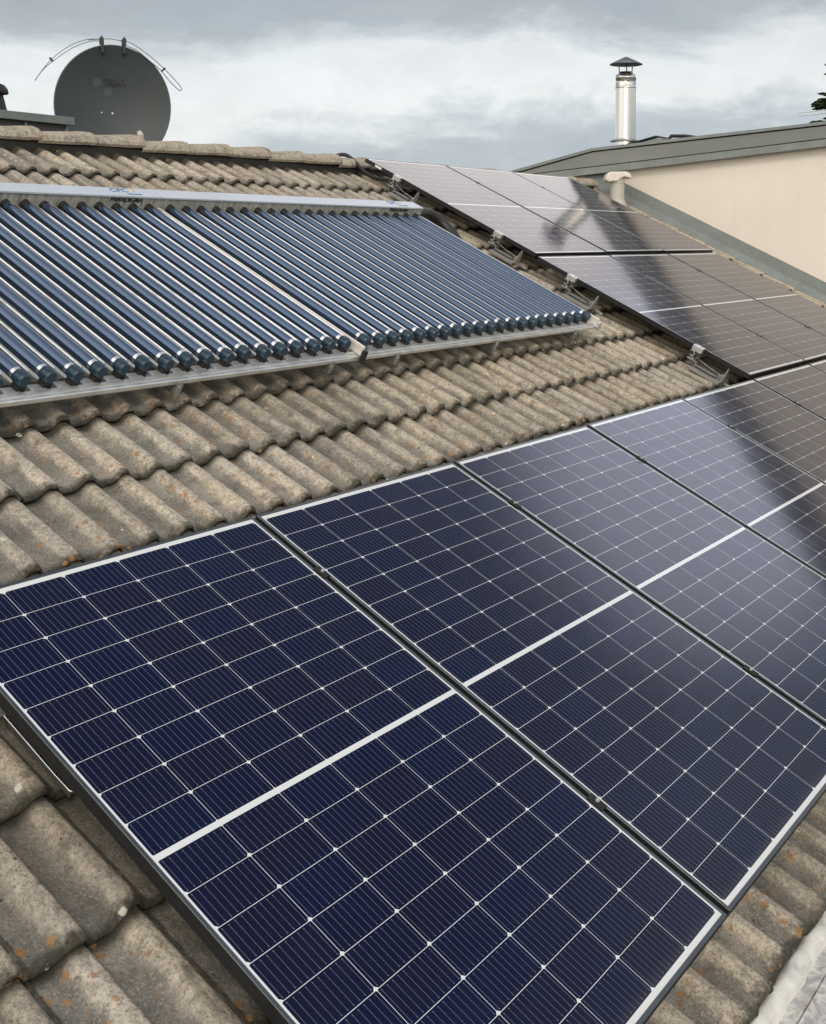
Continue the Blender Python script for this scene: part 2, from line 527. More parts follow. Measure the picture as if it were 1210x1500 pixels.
M['white_label'] = worn('white_sticker', (0.75, 0.75, 0.72), 0.6, 0, var=0.08, scale=30, bump=0)
M['zinc'] = worn('weathered_zinc', (0.180, 0.205, 0.198), 0.5, 0.35, var=0.15, scale=5, bump=0.06, dirt=((0.15, 0.15, 0.13), 0.5))
M['zinc_dark'] = worn('dark_zinc_cladding', (0.070, 0.070, 0.066), 0.55, 0.3, var=0.25, scale=4, bump=0.05)
M['fascia'] = worn('grey_green_fascia', (0.205, 0.215, 0.200), 0.5, 0.2, var=0.10, scale=2.5, bump=0.03, stretch=(1, 0.3, 1))
M['cap_metal'] = worn('grey_metal_capping', (0.225, 0.245, 0.235), 0.48, 0.3, var=0.14, scale=6, bump=0.03)
M['groove'] = mat('shadow_gap_black', (0.015, 0.015, 0.014), 0.8)[0]
m, t, p = mat('cream_render', rough=0.92, spec=0.2)
co = t.nd('ShaderNodeTexCoord').outputs['Object']
c = t.mix(t.step(t.noise(co, 0.9, 5, 0.6), 0.3, 0.7), (0.735, 0.682, 0.620), (0.795, 0.738, 0.672))
sk_ = t.step(t.noise(t.vm('MULTIPLY', co, (1, 1, 0.07)), 5, 6, 0.7), 0.5, 0.75)
c = t.mix(t.m('MULTIPLY', sk_, 0.16), c, (0.55, 0.49, 0.42))
c = t.mix(t.m('MULTIPLY', t.step(t.noise(co, 160, 3, 0.7), 0.5, 0.7), 0.18), c, (0.60, 0.53, 0.46))
t.set(p.inputs['Base Color'], c)
bmp = t.nd('ShaderNodeBump', {'Height': t.noise(co, 130, 4, 0.7), 'Strength': 0.5, 'Distance': 0.006})
t.set(p.inputs['Normal'], bmp.outputs[0])
M['render'] = m
M['house_wall'] = worn('white_plaster', (0.70, 0.68, 0.62), 0.9, 0, var=0.08, scale=1.5, bump=0.2, spec=0.2)
M['steel_flue'] = worn('brushed_stainless', (0.74, 0.71, 0.66), 0.17, 1.0, var=0.05, scale=3, bump=0.0)
M['dark_cowl'] = worn('dull_dark_steel', (0.20, 0.22, 0.23), 0.4, 0.85, var=0.15, scale=10, bump=0.02)
M['vent_grey'] = worn('grey_vent_plastic', (0.46, 0.44, 0.40), 0.6, 0, var=0.12, scale=12, bump=0.05)
M['vent_hood'] = worn('pale_vent_hood', (0.66, 0.61, 0.56), 0.55, 0, var=0.08, scale=12, bump=0.03)
m, t, p = mat('dish_paint', rough=0.5, spec=0.4)
co = t.nd('ShaderNodeTexCoord').outputs['Object']
rr = t.vm('LENGTH', t.vm('MULTIPLY', co, (1, 1, 0)))
ln = t.m('ADD', rr, t.m('MULTIPLY', t.m('SUBTRACT', t.noise(co, 13, 5, 0.65), 0.5), 0.22))
c = t.mix(t.step(t.noise(co, 3, 4, 0.6), 0.3, 0.7), (0.026, 0.036, 0.041), (0.035, 0.046, 0.051))
c = t.mix(t.m('MULTIPLY', t.step(ln, 0.40, 0.47), t.m('MULTIPLY', t.step(t.noise(co, 9, 5, 0.7), 0.48, 0.6), 0.7)), c, (0.026, 0.032, 0.022))
for bx_, by_ in ((-0.113, 0.180), (-0.031, 0.113)):
    dd = t.vm('LENGTH', t.vm('MULTIPLY', t.vm('SUBTRACT', co, (bx_, by_, 0)), (1, 1, 0)))
    c = t.mix(t.m('MULTIPLY', t.step(t.m('ADD', dd, t.m('MULTIPLY', t.noise(co, 40, 3, 0.6), 0.01)), 0.044, 0.034), 0.35), c, (0.090, 0.105, 0.110))
t.set(p.inputs['Base Color'], c)
M['dish'] = m
M['dish_rim'] = worn('dish_rim_paint', (0.10, 0.115, 0.118), 0.45, 0.1, var=0.1, scale=6, bump=0)
M['gutter'] = worn('whitewashed_gutter', (0.66, 0.65, 0.61), 0.85, 0, var=0.14, scale=16, bump=0.5, dirt=((0.32, 0.31, 0.28), 0.6))
m, t, p = mat('gutter_bed', rough=0.8)
co = t.nd('ShaderNodeTexCoord').outputs['Object']
a = t.noise(co, 22, 7, 0.7, dist=1.2)
b = t.noise(t.vm('MULTIPLY', co, (0.6, 2.5, 1)), 6, 6, 0.7)
c = t.mix(t.step(a, 0.38, 0.62), (0.36, 0.36, 0.36), (0.66, 0.65, 0.62))
c = t.mix(t.m('MULTIPLY', t.step(b, 0.5, 0.7), 0.7), c, (0.50, 0.40, 0.29))
t.set(p.inputs['Base Color'], c)
M['gutter_bed'] = m
M['neighbour_roof'] = worn('grey_roof_membrane', (0.16, 0.165, 0.165), 0.75, 0, var=0.2, scale=3, bump=0.1)
M['felt'] = worn('dark_underlay', (0.020, 0.019, 0.017), 0.95, 0, var=0.3, scale=5, bump=0.1)
M['ground'] = worn('lawn_ground', (0.06, 0.085, 0.03), 0.95, 0, var=0.4, scale=0.6, bump=0.3, dirt=((0.14, 0.12, 0.08), 0.4))
M['bark'] = worn('spruce_bark', (0.10, 0.07, 0.05), 0.95, 0, var=0.35, scale=9, bump=0.6)
m, t, p = mat('spruce_needles', rough=0.7, spec=0.3)
co = t.nd('ShaderNodeTexCoord').outputs['Object']
t.set(p.inputs['Base Color'], t.mix(t.step(t.noise(co, 2.2, 5, 0.7), 0.3, 0.7), (0.018, 0.040, 0.018), (0.06, 0.095, 0.035)))
M['needles'] = m
M['moss'] = worn('dark_moss', (0.030, 0.030, 0.018), 1.0, 0, var=0.5, scale=60, bump=0.8)

# ------------------------------------------------------------------ ground
g = MB()
g.add([(-1500, -1500, 0), (1500, -1500, 0), (1500, 1500, 0), (-1500, 1500, 0)], [(0, 1, 2, 3)])
struct(g.build('ground', M['ground']))

# ------------------------------------------------------------------ the tiled house
house = thing('tiled_house', 'house with brown grey concrete tile roof under the solar panels and tube collector', 'house', (4, 1, 0))


def hpart(o):
    """keep world placement of a part built in world or roof coordinates"""
    o.parent = house
    o.matrix_parent_inverse = Matrix.Translation((-4, -1, 0))
    return o


TW, GA = 0.298, 0.3425                 # tile cover width, course gauge
U_J, V_L = 0.062, 0.2                  # a side joint / a butt edge measured in the photo


def tile_profile(nu):
    """height of the tile over its width: two asymmetric rolls"""
    x = np.linspace(0, 1, nu)
    tt = (x * 2) % 1.0
    tt[-1] = 1.0
    def sm(a):
        a = np.clip(a, 0, 1)
        return a * a * (3 - 2 * a)
    h = sm((tt - 0.34) / 0.30) * (1 - sm((tt - 0.79) / 0.20))
    h[x > 0.985] = np.maximum(h[x > 0.985], 0.30)
    return x, h


def tile_field(name, cols, rows, jitter=True):
    NU = 45
    xs, hs = tile_profile(NU)
    ys = np.array([0.0, 0.003, 0.008, 0.018, 0.045, 0.10, 0.18, 0.26, 0.345, 0.42])
    drop = np.array([0.0115, 0.0055, 0.002, 0.0004, 0, 0, 0, 0, 0, 0])
    NV = len(ys)
    yb = np.array([0.002, 0.05, 0.12])
    NB = len(yb)
    V, F, HG, LP, TI, JN = [], [], [], [], [], []
    jn1 = np.minimum(xs, 1 - xs) * TW + 0.001
    top_f, nv = [], NV * NU
    for j in range(NV - 1):
        for i in range(NU - 1):
            a = j * NU + i
            top_f.append((a, a + 1, a + NU + 1, a + NU))
    fr = [(nv + i, nv + i + 1, i + 1, i) for i in range(NU - 1)]
    bt = []
    for j in range(NB - 1):
        for i in range(NU - 1):
            a = nv + j * NU + i
            bt.append((a, a + NU, a + NU + 1, a + 1))
    sd = [(nv + (k + 1) * NU - 1, (j1 + 1) * NU - 1, (j0 + 1) * NU - 1) for k, j0, j1 in ((0, 0, 4),)]
    base_f = np.array(top_f + fr + bt)
    off = 0
    smooth_flags = []
    for r in rows:
        for k in cols:
            u0 = U_J + TW * k
            v0 = V_L + GA * r
            ju, jv, jn, jr = (rng.normal(0, s) for s in (0.0015, 0.0035, 0.0016, 0.006))
            wob = np.interp(xs, np.linspace(0, 1, 9), rng.normal(0, 0.0030, 9))
            wob2 = np.interp(xs, np.linspace(0, 1, 19), rng.normal(0, 0.0020, 19))
            U = np.repeat(xs[None, :] * (TW - 0.0025), NV, 0)
            yy = np.repeat(ys[:, None], NU, 1) + np.where(ys[:, None] < 0.03, (wob + wob2)[None, :], 0)
            hh = hs[None, :] * 0.0335
            # the tile's lower end rides on the course below; its head sinks under the course above
            nn = -0.1735 + hh - drop[:, None] - 0.066 * yy
            nn = nn + np.interp(xs, np.linspace(0, 1, 7), rng.normal(0, 0.0008, 7))[None, :]
            Vt = np.stack([U, yy, nn], -1)
            Ub = np.repeat(xs[None, :] * (TW - 0.0025), NB, 0)
            yB = np.repeat(yb[:, None], NU, 1) + wob[None, :]
            nB_ = -0.1735 + hh * 0.97 - 0.0165 - 0.060 * yB
            nB_ = np.repeat(nB_[:1] * 0 + nB_, 1, 0)
            Vb = np.stack([Ub, yB, nB_], -1)
            P = np.concatenate([Vt.reshape(-1, 3), Vb.reshape(-1, 3)])
            cu, cv = TW / 2, 0.15
            dU, dV = P[:, 0] - cu, P[:, 1] - cv
            P2 = np.stack([u0 + cu + ju + dU - jr * dV, v0 + cv + jv + dV + jr * dU, P[:, 2] + jn], 1)
            V.append(P2)
            F.append(base_f + off)
            off += len(P2)
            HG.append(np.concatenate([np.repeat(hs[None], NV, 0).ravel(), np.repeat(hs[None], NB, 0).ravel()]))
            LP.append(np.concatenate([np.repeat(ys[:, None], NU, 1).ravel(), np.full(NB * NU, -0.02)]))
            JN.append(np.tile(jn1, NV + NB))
            TI.append(np.full(len(P2), rng.random()))
    V, F = np.concatenate(V), np.concatenate(F)
    me = bpy.data.meshes.new(name)
    me.vertices.add(len(V))
    me.vertices.foreach_set('co', V.ravel())
    me.loops.add(F.size)
    me.loops.foreach_set('vertex_index', F.ravel())
    me.polygons.add(len(F))
    me.polygons.foreach_set('loop_start', np.arange(0, F.size, 4))
    me.polygons.foreach_set('loop_total', np.full(len(F), 4))
    me.update(calc_edges=True)
    me.validate()
    me.polygons.foreach_set('use_smooth', np.ones(len(me.polygons), bool))
    for nm, arr in (('hgt', HG), ('lip', LP), ('tid', TI), ('jnt', JN)):
        at = me.attributes.new(nm, 'FLOAT', 'POINT')
        at.data.foreach_set('value', np.concatenate(arr).astype(np.float32))
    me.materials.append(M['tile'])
    o = bpy.data.objects.new(name, me)
    COL.objects.link(o)
    return o


ROOF_MX = Matrix.Translation((0, 0, Z0)) @ Matrix.Rotation(TH, 4, 'X')
COLS = range(-8, 34)
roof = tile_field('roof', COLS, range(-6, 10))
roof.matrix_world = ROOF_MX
roof.parent = house
roof.matrix_parent_inverse = Matrix.Translation((-4, -1, 0))
U_L, U_R = U_J + TW * COLS[0], U_J + TW * (COLS[-1] + 1)

# ridge: cap tiles, each overlapping the next one to the right
Y_R, Z_R = 3.50, 1.450 + Z0             # ridge line, height of the caps' lower edge
rd = MB()
hg_l = []
for k in range(-16, 18):
    u0 = 3.235 + 0.408 * k
    if u0 > U_R:
        continue
    u1 = min(u0 + 0.43, U_R + 0.05)
    na, ring = 15, []
    jz, jy = rng.normal(0, 0.004), rng.normal(0, 0.004)
    secs = [(0, .80, 0), (.15, .84, 0), (.5, .90, 0), (.78, .97, 0), (.9, 1.0, 0), (.975, 1.0, 0), (1.0, .93, 0)]
    vs = []
    for s, k2, _ in secs:
        for i in range(na):
            a = math.pi * (i / (na - 1))
            ry, rz = 0.142 * (0.55 + 0.45 * k2), 0.076 * (k2 - 0.05 * (1 - s))
            e = 0.80
            cy = math.copysign(abs(math.cos(a)) ** e, math.cos(a)) * ry
            cz = math.sin(a) ** e * rz if math.sin(a) > 1e-6 else 0
            vs.append((u0 + (u1 - u0) * s + rng.normal(0, .001), Y_R + jy - cy, Z_R + jz + cz + 0.012 * s + rng.normal(0, .0012)))
    n = len(secs)
    fs = [(j * na + i, j * na + i + 1, (j + 1) * na + i + 1, (j + 1) * na + i) for j in range(n - 1) for i in range(na - 1)]
    rd.add(vs, fs, True)
    rd.add(vs[-na:], [tuple(range(na))])
    # thickness of the near lower edge
    e0 = [vs[j * na] for j in range(n)]
    e1 = [(x, y + 0.012, z - 0.016) for x, y, z in e0]
    rd.add(e0 + e1, [(j, n + j, n + j + 1, j + 1) for j in range(n - 1)])
ridge = rd.build('ridge', M['tile'])
for nm, val in (('hgt', 0.85), ('lip', 0.2), ('tid', 0.45)):
    at = ridge.data.attributes.new(nm, 'FLOAT', 'POINT')
    at.data.foreach_set('value', np.full(len(ridge.data.vertices), val, np.float32))
ridge.parent = roof
ridge.matrix_parent_inverse = ROOF_MX.inverted()

# dark roof deck under the tiles, the far slope, and a dark board added as the shaded gap under the ridge caps
dk = MB()
Y_E, Z_E = -1.58, W(0, -1.80, -0.235).z
pa, pb = W(0, -1.80, -0.235), W(0, 3.82, -0.235)
dk.add([(U_L, pa.y, pa.z), (U_R, pa.y, pa.z), (U_R, pb.y, pb.z), (U_L, pb.y, pb.z)], [(0, 1, 2, 3)])
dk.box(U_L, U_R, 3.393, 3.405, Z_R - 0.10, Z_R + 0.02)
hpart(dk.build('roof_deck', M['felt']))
bk = MB()
nb = 180
vs = []
for i in range(nb + 1):
    uu = U_L + (U_R - U_L) * i / nb
    zo = 0.03 * max(0.0, math.sin(2 * math.pi * (uu - U_J) / (TW / 2)))
    for yb_, zb_ in ((Y_R + 0.02, Z_R - 0.045), (Y_R + 5.0, Z_R - 0.045 - 4.98 * math.tan(TH))):
        vs.append((uu, yb_, zb_ + zo))
bk.add(vs, [(2 * i, 2 * i + 2, 2 * i + 3, 2 * i + 1) for i in range(nb)], True)
bko = hpart(bk.build('rear_roof', M['tile']))
for nm, val in (('hgt', 0.5), ('lip', 0.2), ('tid', 0.4)):
    at = bko.data.attributes.new(nm, 'FLOAT', 'POINT')
    at.data.foreach_set('value', np.full(len(bko.data.vertices), val, np.float32))

# walls under the roof
wl = MB()
zt_ = Z0 - 1.12
wl.box(U_L + 0.1, U_R + 0.05, -1.35, -1.10, 0, zt_)
wl.box(U_L + 0.1, U_R + 0.05, 8.0, 8.25, 0, zt_)
gz = Z_R - 0.30
prof = [(-1.10, 0), (8.0, 0), (8.0, zt_ - 0.003), (Y_R, gz - 0.1), (-1.10, zt_ - 0.003)]
wl.prism(prof, 0, U_L + 0.1, U_L + 0.35)
wl.prism(prof, 0, U_R - 0.28, U_R + 0.05)
hpart(wl.build('wall', M['house_wall']))

# eaves gutter: whitewashed rim against the tile ends, stepped bed, outer rim
gt = MB()
GY = W(0, -1.866, -0.2)


def grim(yb0, yb1, z0, z1, seed, rough_=0.004):
    r2 = np.random.default_rng(seed)
    n = 260
    us = np.linspace(U_L, U_R, n)
    w1, w2, w3 = (r2.normal(0, rough_, n) for _ in range(3))
    vs = []
    for i, uu in enumerate(us):
        vs += [(uu, yb1 + 0.004, z0 - 0.10), (uu, yb1 + w1[i], z0 + w3[i] * .6), (uu, (yb0 + yb1) / 2 + w3[i], (z0 + z1) / 2 + 0.008 + w2[i]),
               (uu, yb0 + w2[i], z1 + w1[i] * .6), (uu, yb0 - 0.002, z1 - 0.10)]
    gt.add(vs, [(5 * i + k, 5 * i + 5 + k, 5 * i + 6 + k, 5 * i + 1 + k) for i in range(n - 1) for k in range(4)], True)


grim(GY.y - 0.030, GY.y + 0.016, GY.z + 0.010, GY.z - 0.002, 3, 0.0022)
gtr = hpart(gt.build('gutter', M['gutter']))
gb = MB()
prof = [(GY.y - 0.027, GY.z - 0.030), (GY.y - 0.065, GY.z - 0.022), (GY.y - 0.069, GY.z - 0.034), (GY.y - 0.073, GY.z - 0.022),
        (GY.y - 0.19, GY.z - 0.030), (GY.y - 0.195, GY.z + 0.015), (GY.y - 0.215, GY.z + 0.015), (GY.y - 0.222, GY.z - 0.11),
        (GY.y - 0.029, GY.z - 0.11)]
gb.prism(prof, 0, U_L, U_R)
o = gb.build('gutter_bed', M['gutter_bed'])
o.parent = gtr
o.matrix_parent_inverse = Matrix.Translation((0, 0, 0))

# zinc flashing along the neighbour's wall
fl = MB()
prof_uv = [(U_R + 0.004, -0.150), (U_R + 0.030, -0.128), (10.262, -0.060), (10.272, -0.012), (10.285, 0.048), (10.296, 0.050), (10.296, -0.20), (U_R + 0.004, -0.20)]
va, vb = -1.9, 3.86
pts = []
for vv in np.linspace(va, vb, 13):
    for uu, nn in prof_uv:
        pts.append(W(uu, float(vv), nn))
n = len(prof_uv)
fl.add(pts, [(j * n + i, j * n + (i + 1) % n, (j + 1) * n + (i + 1) % n, (j + 1) * n + i) for j in range(12) for i in range(n)])
hpart(fl.build('wall_flashing', M['zinc']))
vg = MB()
for r in range(-6, 11):                # rounded verge ends of the last tile column, one per course
    v0 = V_L + GA * r
    vg.tube([W(U_R + 0.003, v0 - 0.004, -0.150), W(U_R + 0.003, v0 + 0.18, -0.155), W(U_R + 0.003, v0 + GA + 0.01, -0.162)], [0.026, 0.027, 0.025], 10)
vgo = hpart(vg.build('verge_roll', M['tile']))
for nm, val in (('hgt', 0.85), ('lip', 0.2), ('tid', 0.6)):
    at = vgo.data.attributes.new(nm, 'FLOAT', 'POINT')
    at.data.foreach_set('value', np.full(len(vgo.data.vertices), val, np.float32))

# ------------------------------------------------------------------ neighbour's rendered building
nbh = thing('rendered_building', 'cream rendered building with grey green fascia at the right of the tiled roof', 'building', (13, 1, 0))


def npart(o):
    o.parent = nbh
    o.matrix_parent_inverse = Matrix.Translation((-13, -1, 0))
    return o


XW, XF = 10.3, 10.2


def fz(Yq, tab):
    return float(np.interp(Yq, [a for a, _ in tab], [b for _, b in tab])) + Z0


BOT = [(-6, 2.42), (0.875, 1.814), (3.005, 1.624), (4.6, 1.485)]
GRV = [(-6, 2.49), (0.876, 1.888), (2.91, 1.711), (4.089, 1.612), (4.6, 1.568)]
DRK = [(-6, 2.56), (0.878, 2.022), (3.419, 1.837), (4.3, 1.640), (4.6, 1.600)]
TOP = [(-6, 2.60), (0.878, 2.058), (3.42, 1.876), (4.386, 1.661), (4.6, 1.615)]
YN = [-6.0, -2.0, 0.0, 0.878, 2.0, 3.0, 3.42, 3.9, 4.3, 4.386, 4.6]
wb = MB()
ym = [-6.0, 0.0, 3.0, 4.6]
vs = []
for x in (XW, XW + 0.3):
    for yq in ym:
        vs += [(x, yq, 0), (x, yq, fz(yq, BOT) + 0.06)]
q = len(ym) * 2
fs = [(2 * i, 2 * i + 1, 2 * i + 3, 2 * i + 2) for i in range(len(ym) - 1)] + [(q + 2 * i, q + 2 * i + 2, q + 2 * i + 3, q + 2 * i + 1) for i in range(len(ym) - 1)]
fs += [(0, q, q + 1, 1), (q - 2, q - 1, 2 * q - 1, 2 * q - 2)]
wb.add(vs, fs)
wb.box(XW + 0.3, 17, 4.3, 4.6, 0, Z0 + 1.50)
wb.box(XW + 0.3, 17, -6.0, -5.7, 0, Z0 + 2.3)
wb.box(16.7, 17, -5.7, 4.3, 0, Z0 + 1.50)
npart(wb.build('wall', M['render']))


def band(name, lo, hi, dlo, dhi, x0, x1, material, parent=None):
    """a board running along the wall between two height tables"""
    b = MB()
    vs = []
    for yq in YN:
        zl, zh = fz(yq, lo) + dlo, fz(yq, hi) + dhi
        zh = max(zh, zl + 0.002)
        vs += [(x0, yq, zl), (x0, yq, zh), (x1, yq, zh), (x1, yq, zl)]
    n = len(YN)
    b.add(vs, [(4 * i + k, 4 * i + (k + 1) % 4, 4 * i + 4 + (k + 1) % 4, 4 * i + 4 + k) for i in range(n - 1) for k in range(4)])
    b.add(vs, [(0, 3, 2, 1), tuple(4 * (n - 1) + k for k in range(4))])
    return npart(b.build(name, material))


band('lower_trim', BOT, GRV, 0.0, -0.004, XF, XF + 0.115, M['cap_metal'])
band('shadow_gap', BOT, DRK, 0.01, 0.006, XF + 0.022, XF + 0.11, M['groove'])
band('fascia', GRV, DRK, 0.006, -0.008, XF + 0.006, XF + 0.105, M['fascia'])
band('roof_capping', DRK, TOP, 0.006, 0.0, XF - 0.012, XF + 0.16, M['cap_metal'])
for ys_ in (2.97, 0.2):
    b = MB()
    b.box(XF - .0022, XF - .0004, ys_, ys_ + .012, fz(ys_, BOT) + .004, fz(ys_, GRV) - .010)
    npart(b.build('seam', M['zinc']))
rf = MB()
vs = []
for yq in YN:
    z = fz(yq, TOP) - 0.02
    vs += [(XF + 0.12, yq, z), (17.2, yq, z - 0.02)]
rf.add(vs, [(2 * i, 2 * i + 1, 2 * i + 3, 2 * i + 2) for i in range(len(YN) - 1)])
npart(rf.build('roof', M['neighbour_roof']))

# stainless flue ------------------------------------------------------
FX, FY = 11.5, 3.64
FZ = Z0
flue = thing('flue_chimney', 'shiny stainless steel flue with conical rain cap on the rendered building', 'chimney', (FX, FY, FZ + 1.80))
b = MB()
R0 = 0.121
b.lathe([(R0, 0.0), (R0, 0.90)], seg=48)
b.build('pipe', M['steel_flue'], flue)
b = MB()
b.lathe([(R0, .885), (R0 + .004, .887), (R0 + .004, .903), (R0, .905), (R0, 1.005), (R0 + .003, 1.007), (R0 + .003, 1.02), (R0, 1.022),
         (R0, 1.05), (R0 - .02, 1.058), (.088, 1.06), (.088, 1.085), (.082, 1.085), (.082, .98)], seg=48)
b.build('top_section', M['steel_flue'], flue)
b = MB()
b.lathe([(R0 + .001, .270), (R0 + .012, .275), (R0 + .058, .252), (R0 + .060, .245), (R0 + .056, .245), (R0 + .01, .262), (R0 + .001, .262)], seg=48)
b.build('storm_collar', M['steel'], flue)
b = MB()
b.lathe([(R0 + .02, 0.0), (R0 + .018, .14), (R0 + .001, .145)], seg=48)
b.build('base_flashing', M['steel'], flue)
b = MB()
b.lathe([(0.0005, 1.272), (.03, 1.262), (.196, 1.180), (.198, 1.174), (.194, 1.174), (.03, 1.250), (.0005, 1.250)], seg=48)
b.build('rain_cap', M['dark_cowl'], flue)
for a in (0.35, 2.45, 4.55):
    b = MB()
    ca, sa = math.cos(a), math.sin(a)
    b.tube([(.085 * ca, .085 * sa, 1.04), (.090 * ca, .090 * sa, 1.12), (.105 * ca, .105 * sa, 1.225)], 0.0075, 8)
    b.build('cap_strut', M['dark_cowl'], flue)
b = MB()
b.box(-.012, .012, -.012, .012, 0, .02)
o = b.build('screw', M['dark_cowl'], flue, bevel=0.003)
o.location = (-R0 * .80, -R0 * .62, .955)

# small things on the neighbour's roof --------------------------------
sk = thing('roof_hatch', 'small dark tilted roof hatch just right of the steel flue', 'hatch', (11.55, 3.28, Z0 + 1.945))
b = MB()
b.prism([(-.16, .0), (.20, .0), (.20, .055), (-.10, .125), (-.16, .118)], 0, -.15, .15)
b.build('upstand', M['cap_metal'], sk, bevel=0.004)
b = MB()
b.prism([(-.09, .132), (.24, .058), (.24, .074), (-.09, .150)], 0, -.17, .17)
b.build('lid', M['black'], sk, bevel=0.004)
pv = MB()
pv.tube([(0, 0, 0.0), (0, .0, .10), (0, -.02, .125), (0, -.20, .118), (0, -.34, .10), (0, -.36, 0.0)], [0.022] * 2 + [0.021] * 2 + [0.016, 0.016], 10)
o = pv.build('bent_pipe', M['black'])
o.location = (11.5, 3.07, Z0 + 1.965)
tag(o, 'thin black bent pipe lying low on the neighbour roof edge', 'pipe')

# aerial: folded dipole on a short mast (mast stands outside the frame)
an = thing('roof_aerial', 'thin folded dipole aerial rod beside the conifer above the grey fascia', 'aerial', (12.0, 0.85, Z0 + 1.95))
b = MB()
b.tube([(0, 0, 0), (0, 0, .75)], 0.02, 10)
b.build('mast', M['steel'], an)
b = MB()
tl = -0.06


def dip(yy, zz_):
    return (0, yy, 0.425 + zz_ + (yy) * tl)


loop = [dip(-.8, .018), dip(0, .018), dip(.83, .018)] + [dip(.84 + .018 * math.sin(a), .018 * math.cos(a)) for a in (0.5, 1.0, 1.57, 2.1, 2.6)] + [dip(.83, -.018), dip(0, -.018), dip(-.8, -.018)]
b.tube(loop, 0.0055, 8)
b.build('dipole', M['alu'], an)

# ------------------------------------------------------------------ conifer at the right edge
tr = thing('conifer_tree', 'dark green conifer rising behind the neighbour roof at the right edge', 'tree', (22, 3.22, 0))
b = MB()
b.tube([(0, 0, 0), (0.03, 0, 3), (0, 0.02, 7), (0, 0, 10.4)], [.20, .16, .08, .02], 10)
b.build('trunk', M['bark'], tr)
b = MB()
rt = random.Random(5)
zq = 1.2
while zq < 10.4:
    rad_ = 0.10 + (10.5 - zq) * 0.385
    nb_ = max(5, int(rad_ * 6))
    ph = rt.random() * 6.28
    for k in range(nb_):
        a = ph + 6.283 * k / nb_ + rt.uniform(-.2, .2)
        L = rad_ * rt.uniform(.72, 1.12)
        steps = max(4, int(L / 0.055))
        for s_ in range(1, steps + 1):
            f_ = s_ / steps
            px, py = math.cos(a) * L * f_, math.sin(a) * L * f_
            pz = zq - 0.30 * L * f_ + 0.16 * L * f_ * f_
            for side in (-1, 1, 0):
                la = a + side * rt.uniform(.6, 1.1)
                ll = rt.uniform(.12, .27) * (1.15 - .5 * f_) * (1.2 if side else .9)
                ex_, ey_ = math.cos(la) * ll, math.sin(la) * ll
                nx, ny = -math.sin(la) * .034, math.cos(la) * .034
                dz_ = rt.uniform(-.07, .03)
                for tw in (0, 1):
                    o1 = (nx, ny, 0) if tw == 0 else (0, 0, .026)
                    b.add([(px - o1[0], py - o1[1], pz - o1[2]), (px + o1[0], py + o1[1], pz + o1[2]),
                           (px + ex_ * .6 + o1[0] * 1.1, py + ey_ * .6 + o1[1] * 1.1, pz + dz_ * .6 + o1[2]), (px + ex_, py + ey_, pz + dz_),
                           (px + ex_ * .6 - o1[0] * 1.1, py + ey_ * .6 - o1[1] * 1.1, pz + dz_ * .6 - o1[2])], [(0, 1, 2, 3, 4)])
    zq += rt.uniform(.07, .13)
b.build('crown', M['needles'], tr)

# ------------------------------------------------------------------ things on and behind the ridge
# satellite dish
DC = Vector((4.31, 4.45, 1.846 + Z0))
ang = math.atan2(-7.0, -5.97) + math.radians(9)
nrm = Vector((math.cos(ang), math.sin(ang), 0.06)).normalized()
zax = nrm
xax = Vector((0, 0, 1)).cross(zax).normalized()
yax = zax.cross(xax)
dmx = Matrix((xax, yax, zax)).transposed().to_4x4()
dmx.translation = DC
dish = thing('satellite_dish', 'dark grey satellite dish standing behind the ridge tiles', 'satellite dish', DC)
dish.matrix_world = dmx
DA, DB = 0.428, 0.458
b = MB()
rings, seg = 14, 72
vs = [(0, 0, -0.075)]
fs = []
for i in range(1, rings + 1):
    f_ = i / rings
    for k in range(seg):
        a = 2 * math.pi * k / seg
        vs.append((DA * f_ * math.cos(a), DB * f_ * math.sin(a), -0.075 + 0.075 * f_ * f_))
for k in range(seg):
    fs.append((0, 1 + k, 1 + (k + 1) % seg))
for i in range(rings - 1):
    for k in range(seg):
        fs.append((1 + i * seg + k, 1 + (i + 1) * seg + k, 1 + (i + 1) * seg + (k + 1) % seg, 1 + i * seg + (k + 1) % seg))
b.add(vs, fs, True)
b.build('reflector', M['dish'], dish)
b = MB()
vs = []
for rr_, zz_ in ((1.0, 0.001), (1.012, 0.002), (1.016, -0.004), (1.010, -0.022), (0.99, -0.026), (0.5, -0.085), (0.02, -0.10)):
    for k in range(seg):
        a = 2 * math.pi * k / seg
        vs.append((DA * rr_ * math.cos(a), DB * rr_ * math.sin(a), zz_))
b.add(vs, [(i * seg + k, (i + 1) * seg + k, (i + 1) * seg + (k + 1) % seg, i * seg + (k + 1) % seg) for i in range(6) for k in range(seg)], True)
b.build('rim', M['dish_rim'], dish)
lettering('lettering', 'TRIAX', 0.075, M['ink_grey'], dish, Matrix.Translation((0.020, 0.185, -0.0545)) @ Matrix.Rotation(math.radians(2), 4, 'Y'), bold=0.0015, width=0.165)
for px_, py_, mm_ in ((-0.075, -0.045, .006), (0.005, -0.048, .008)):
    b = MB()
    b.lathe([(0.0002, .006), (mm_ * .7, .005), (mm_, 0)], seg=12)
    o = b.build('bolt_head', M['white_label'], dish)
    o.location = (px_, py_, -0.073)
b = MB()
b.tube([(0, -.30, -.10), (0, -.32, -.16), (0, -.5, -.20), (0, -.95, -.20)], [.03, .03, .026, .026], 12)
b.build('mast', M['steel'], dish)
b = MB()
b.tube([(0, -.455, -.02), (0.02, -.44, .12), (.08, -.36, .36), (.11, -.30, .42)], [.012, .012, .012, .012], 8)
b.build('feed_arm', M['dish_rim'], dish)
b = MB()
b.tube([(.13, -.290, .43), (.13, -.265, .38), (.13, -.245, .36)], [.020, .024, .018], 14)
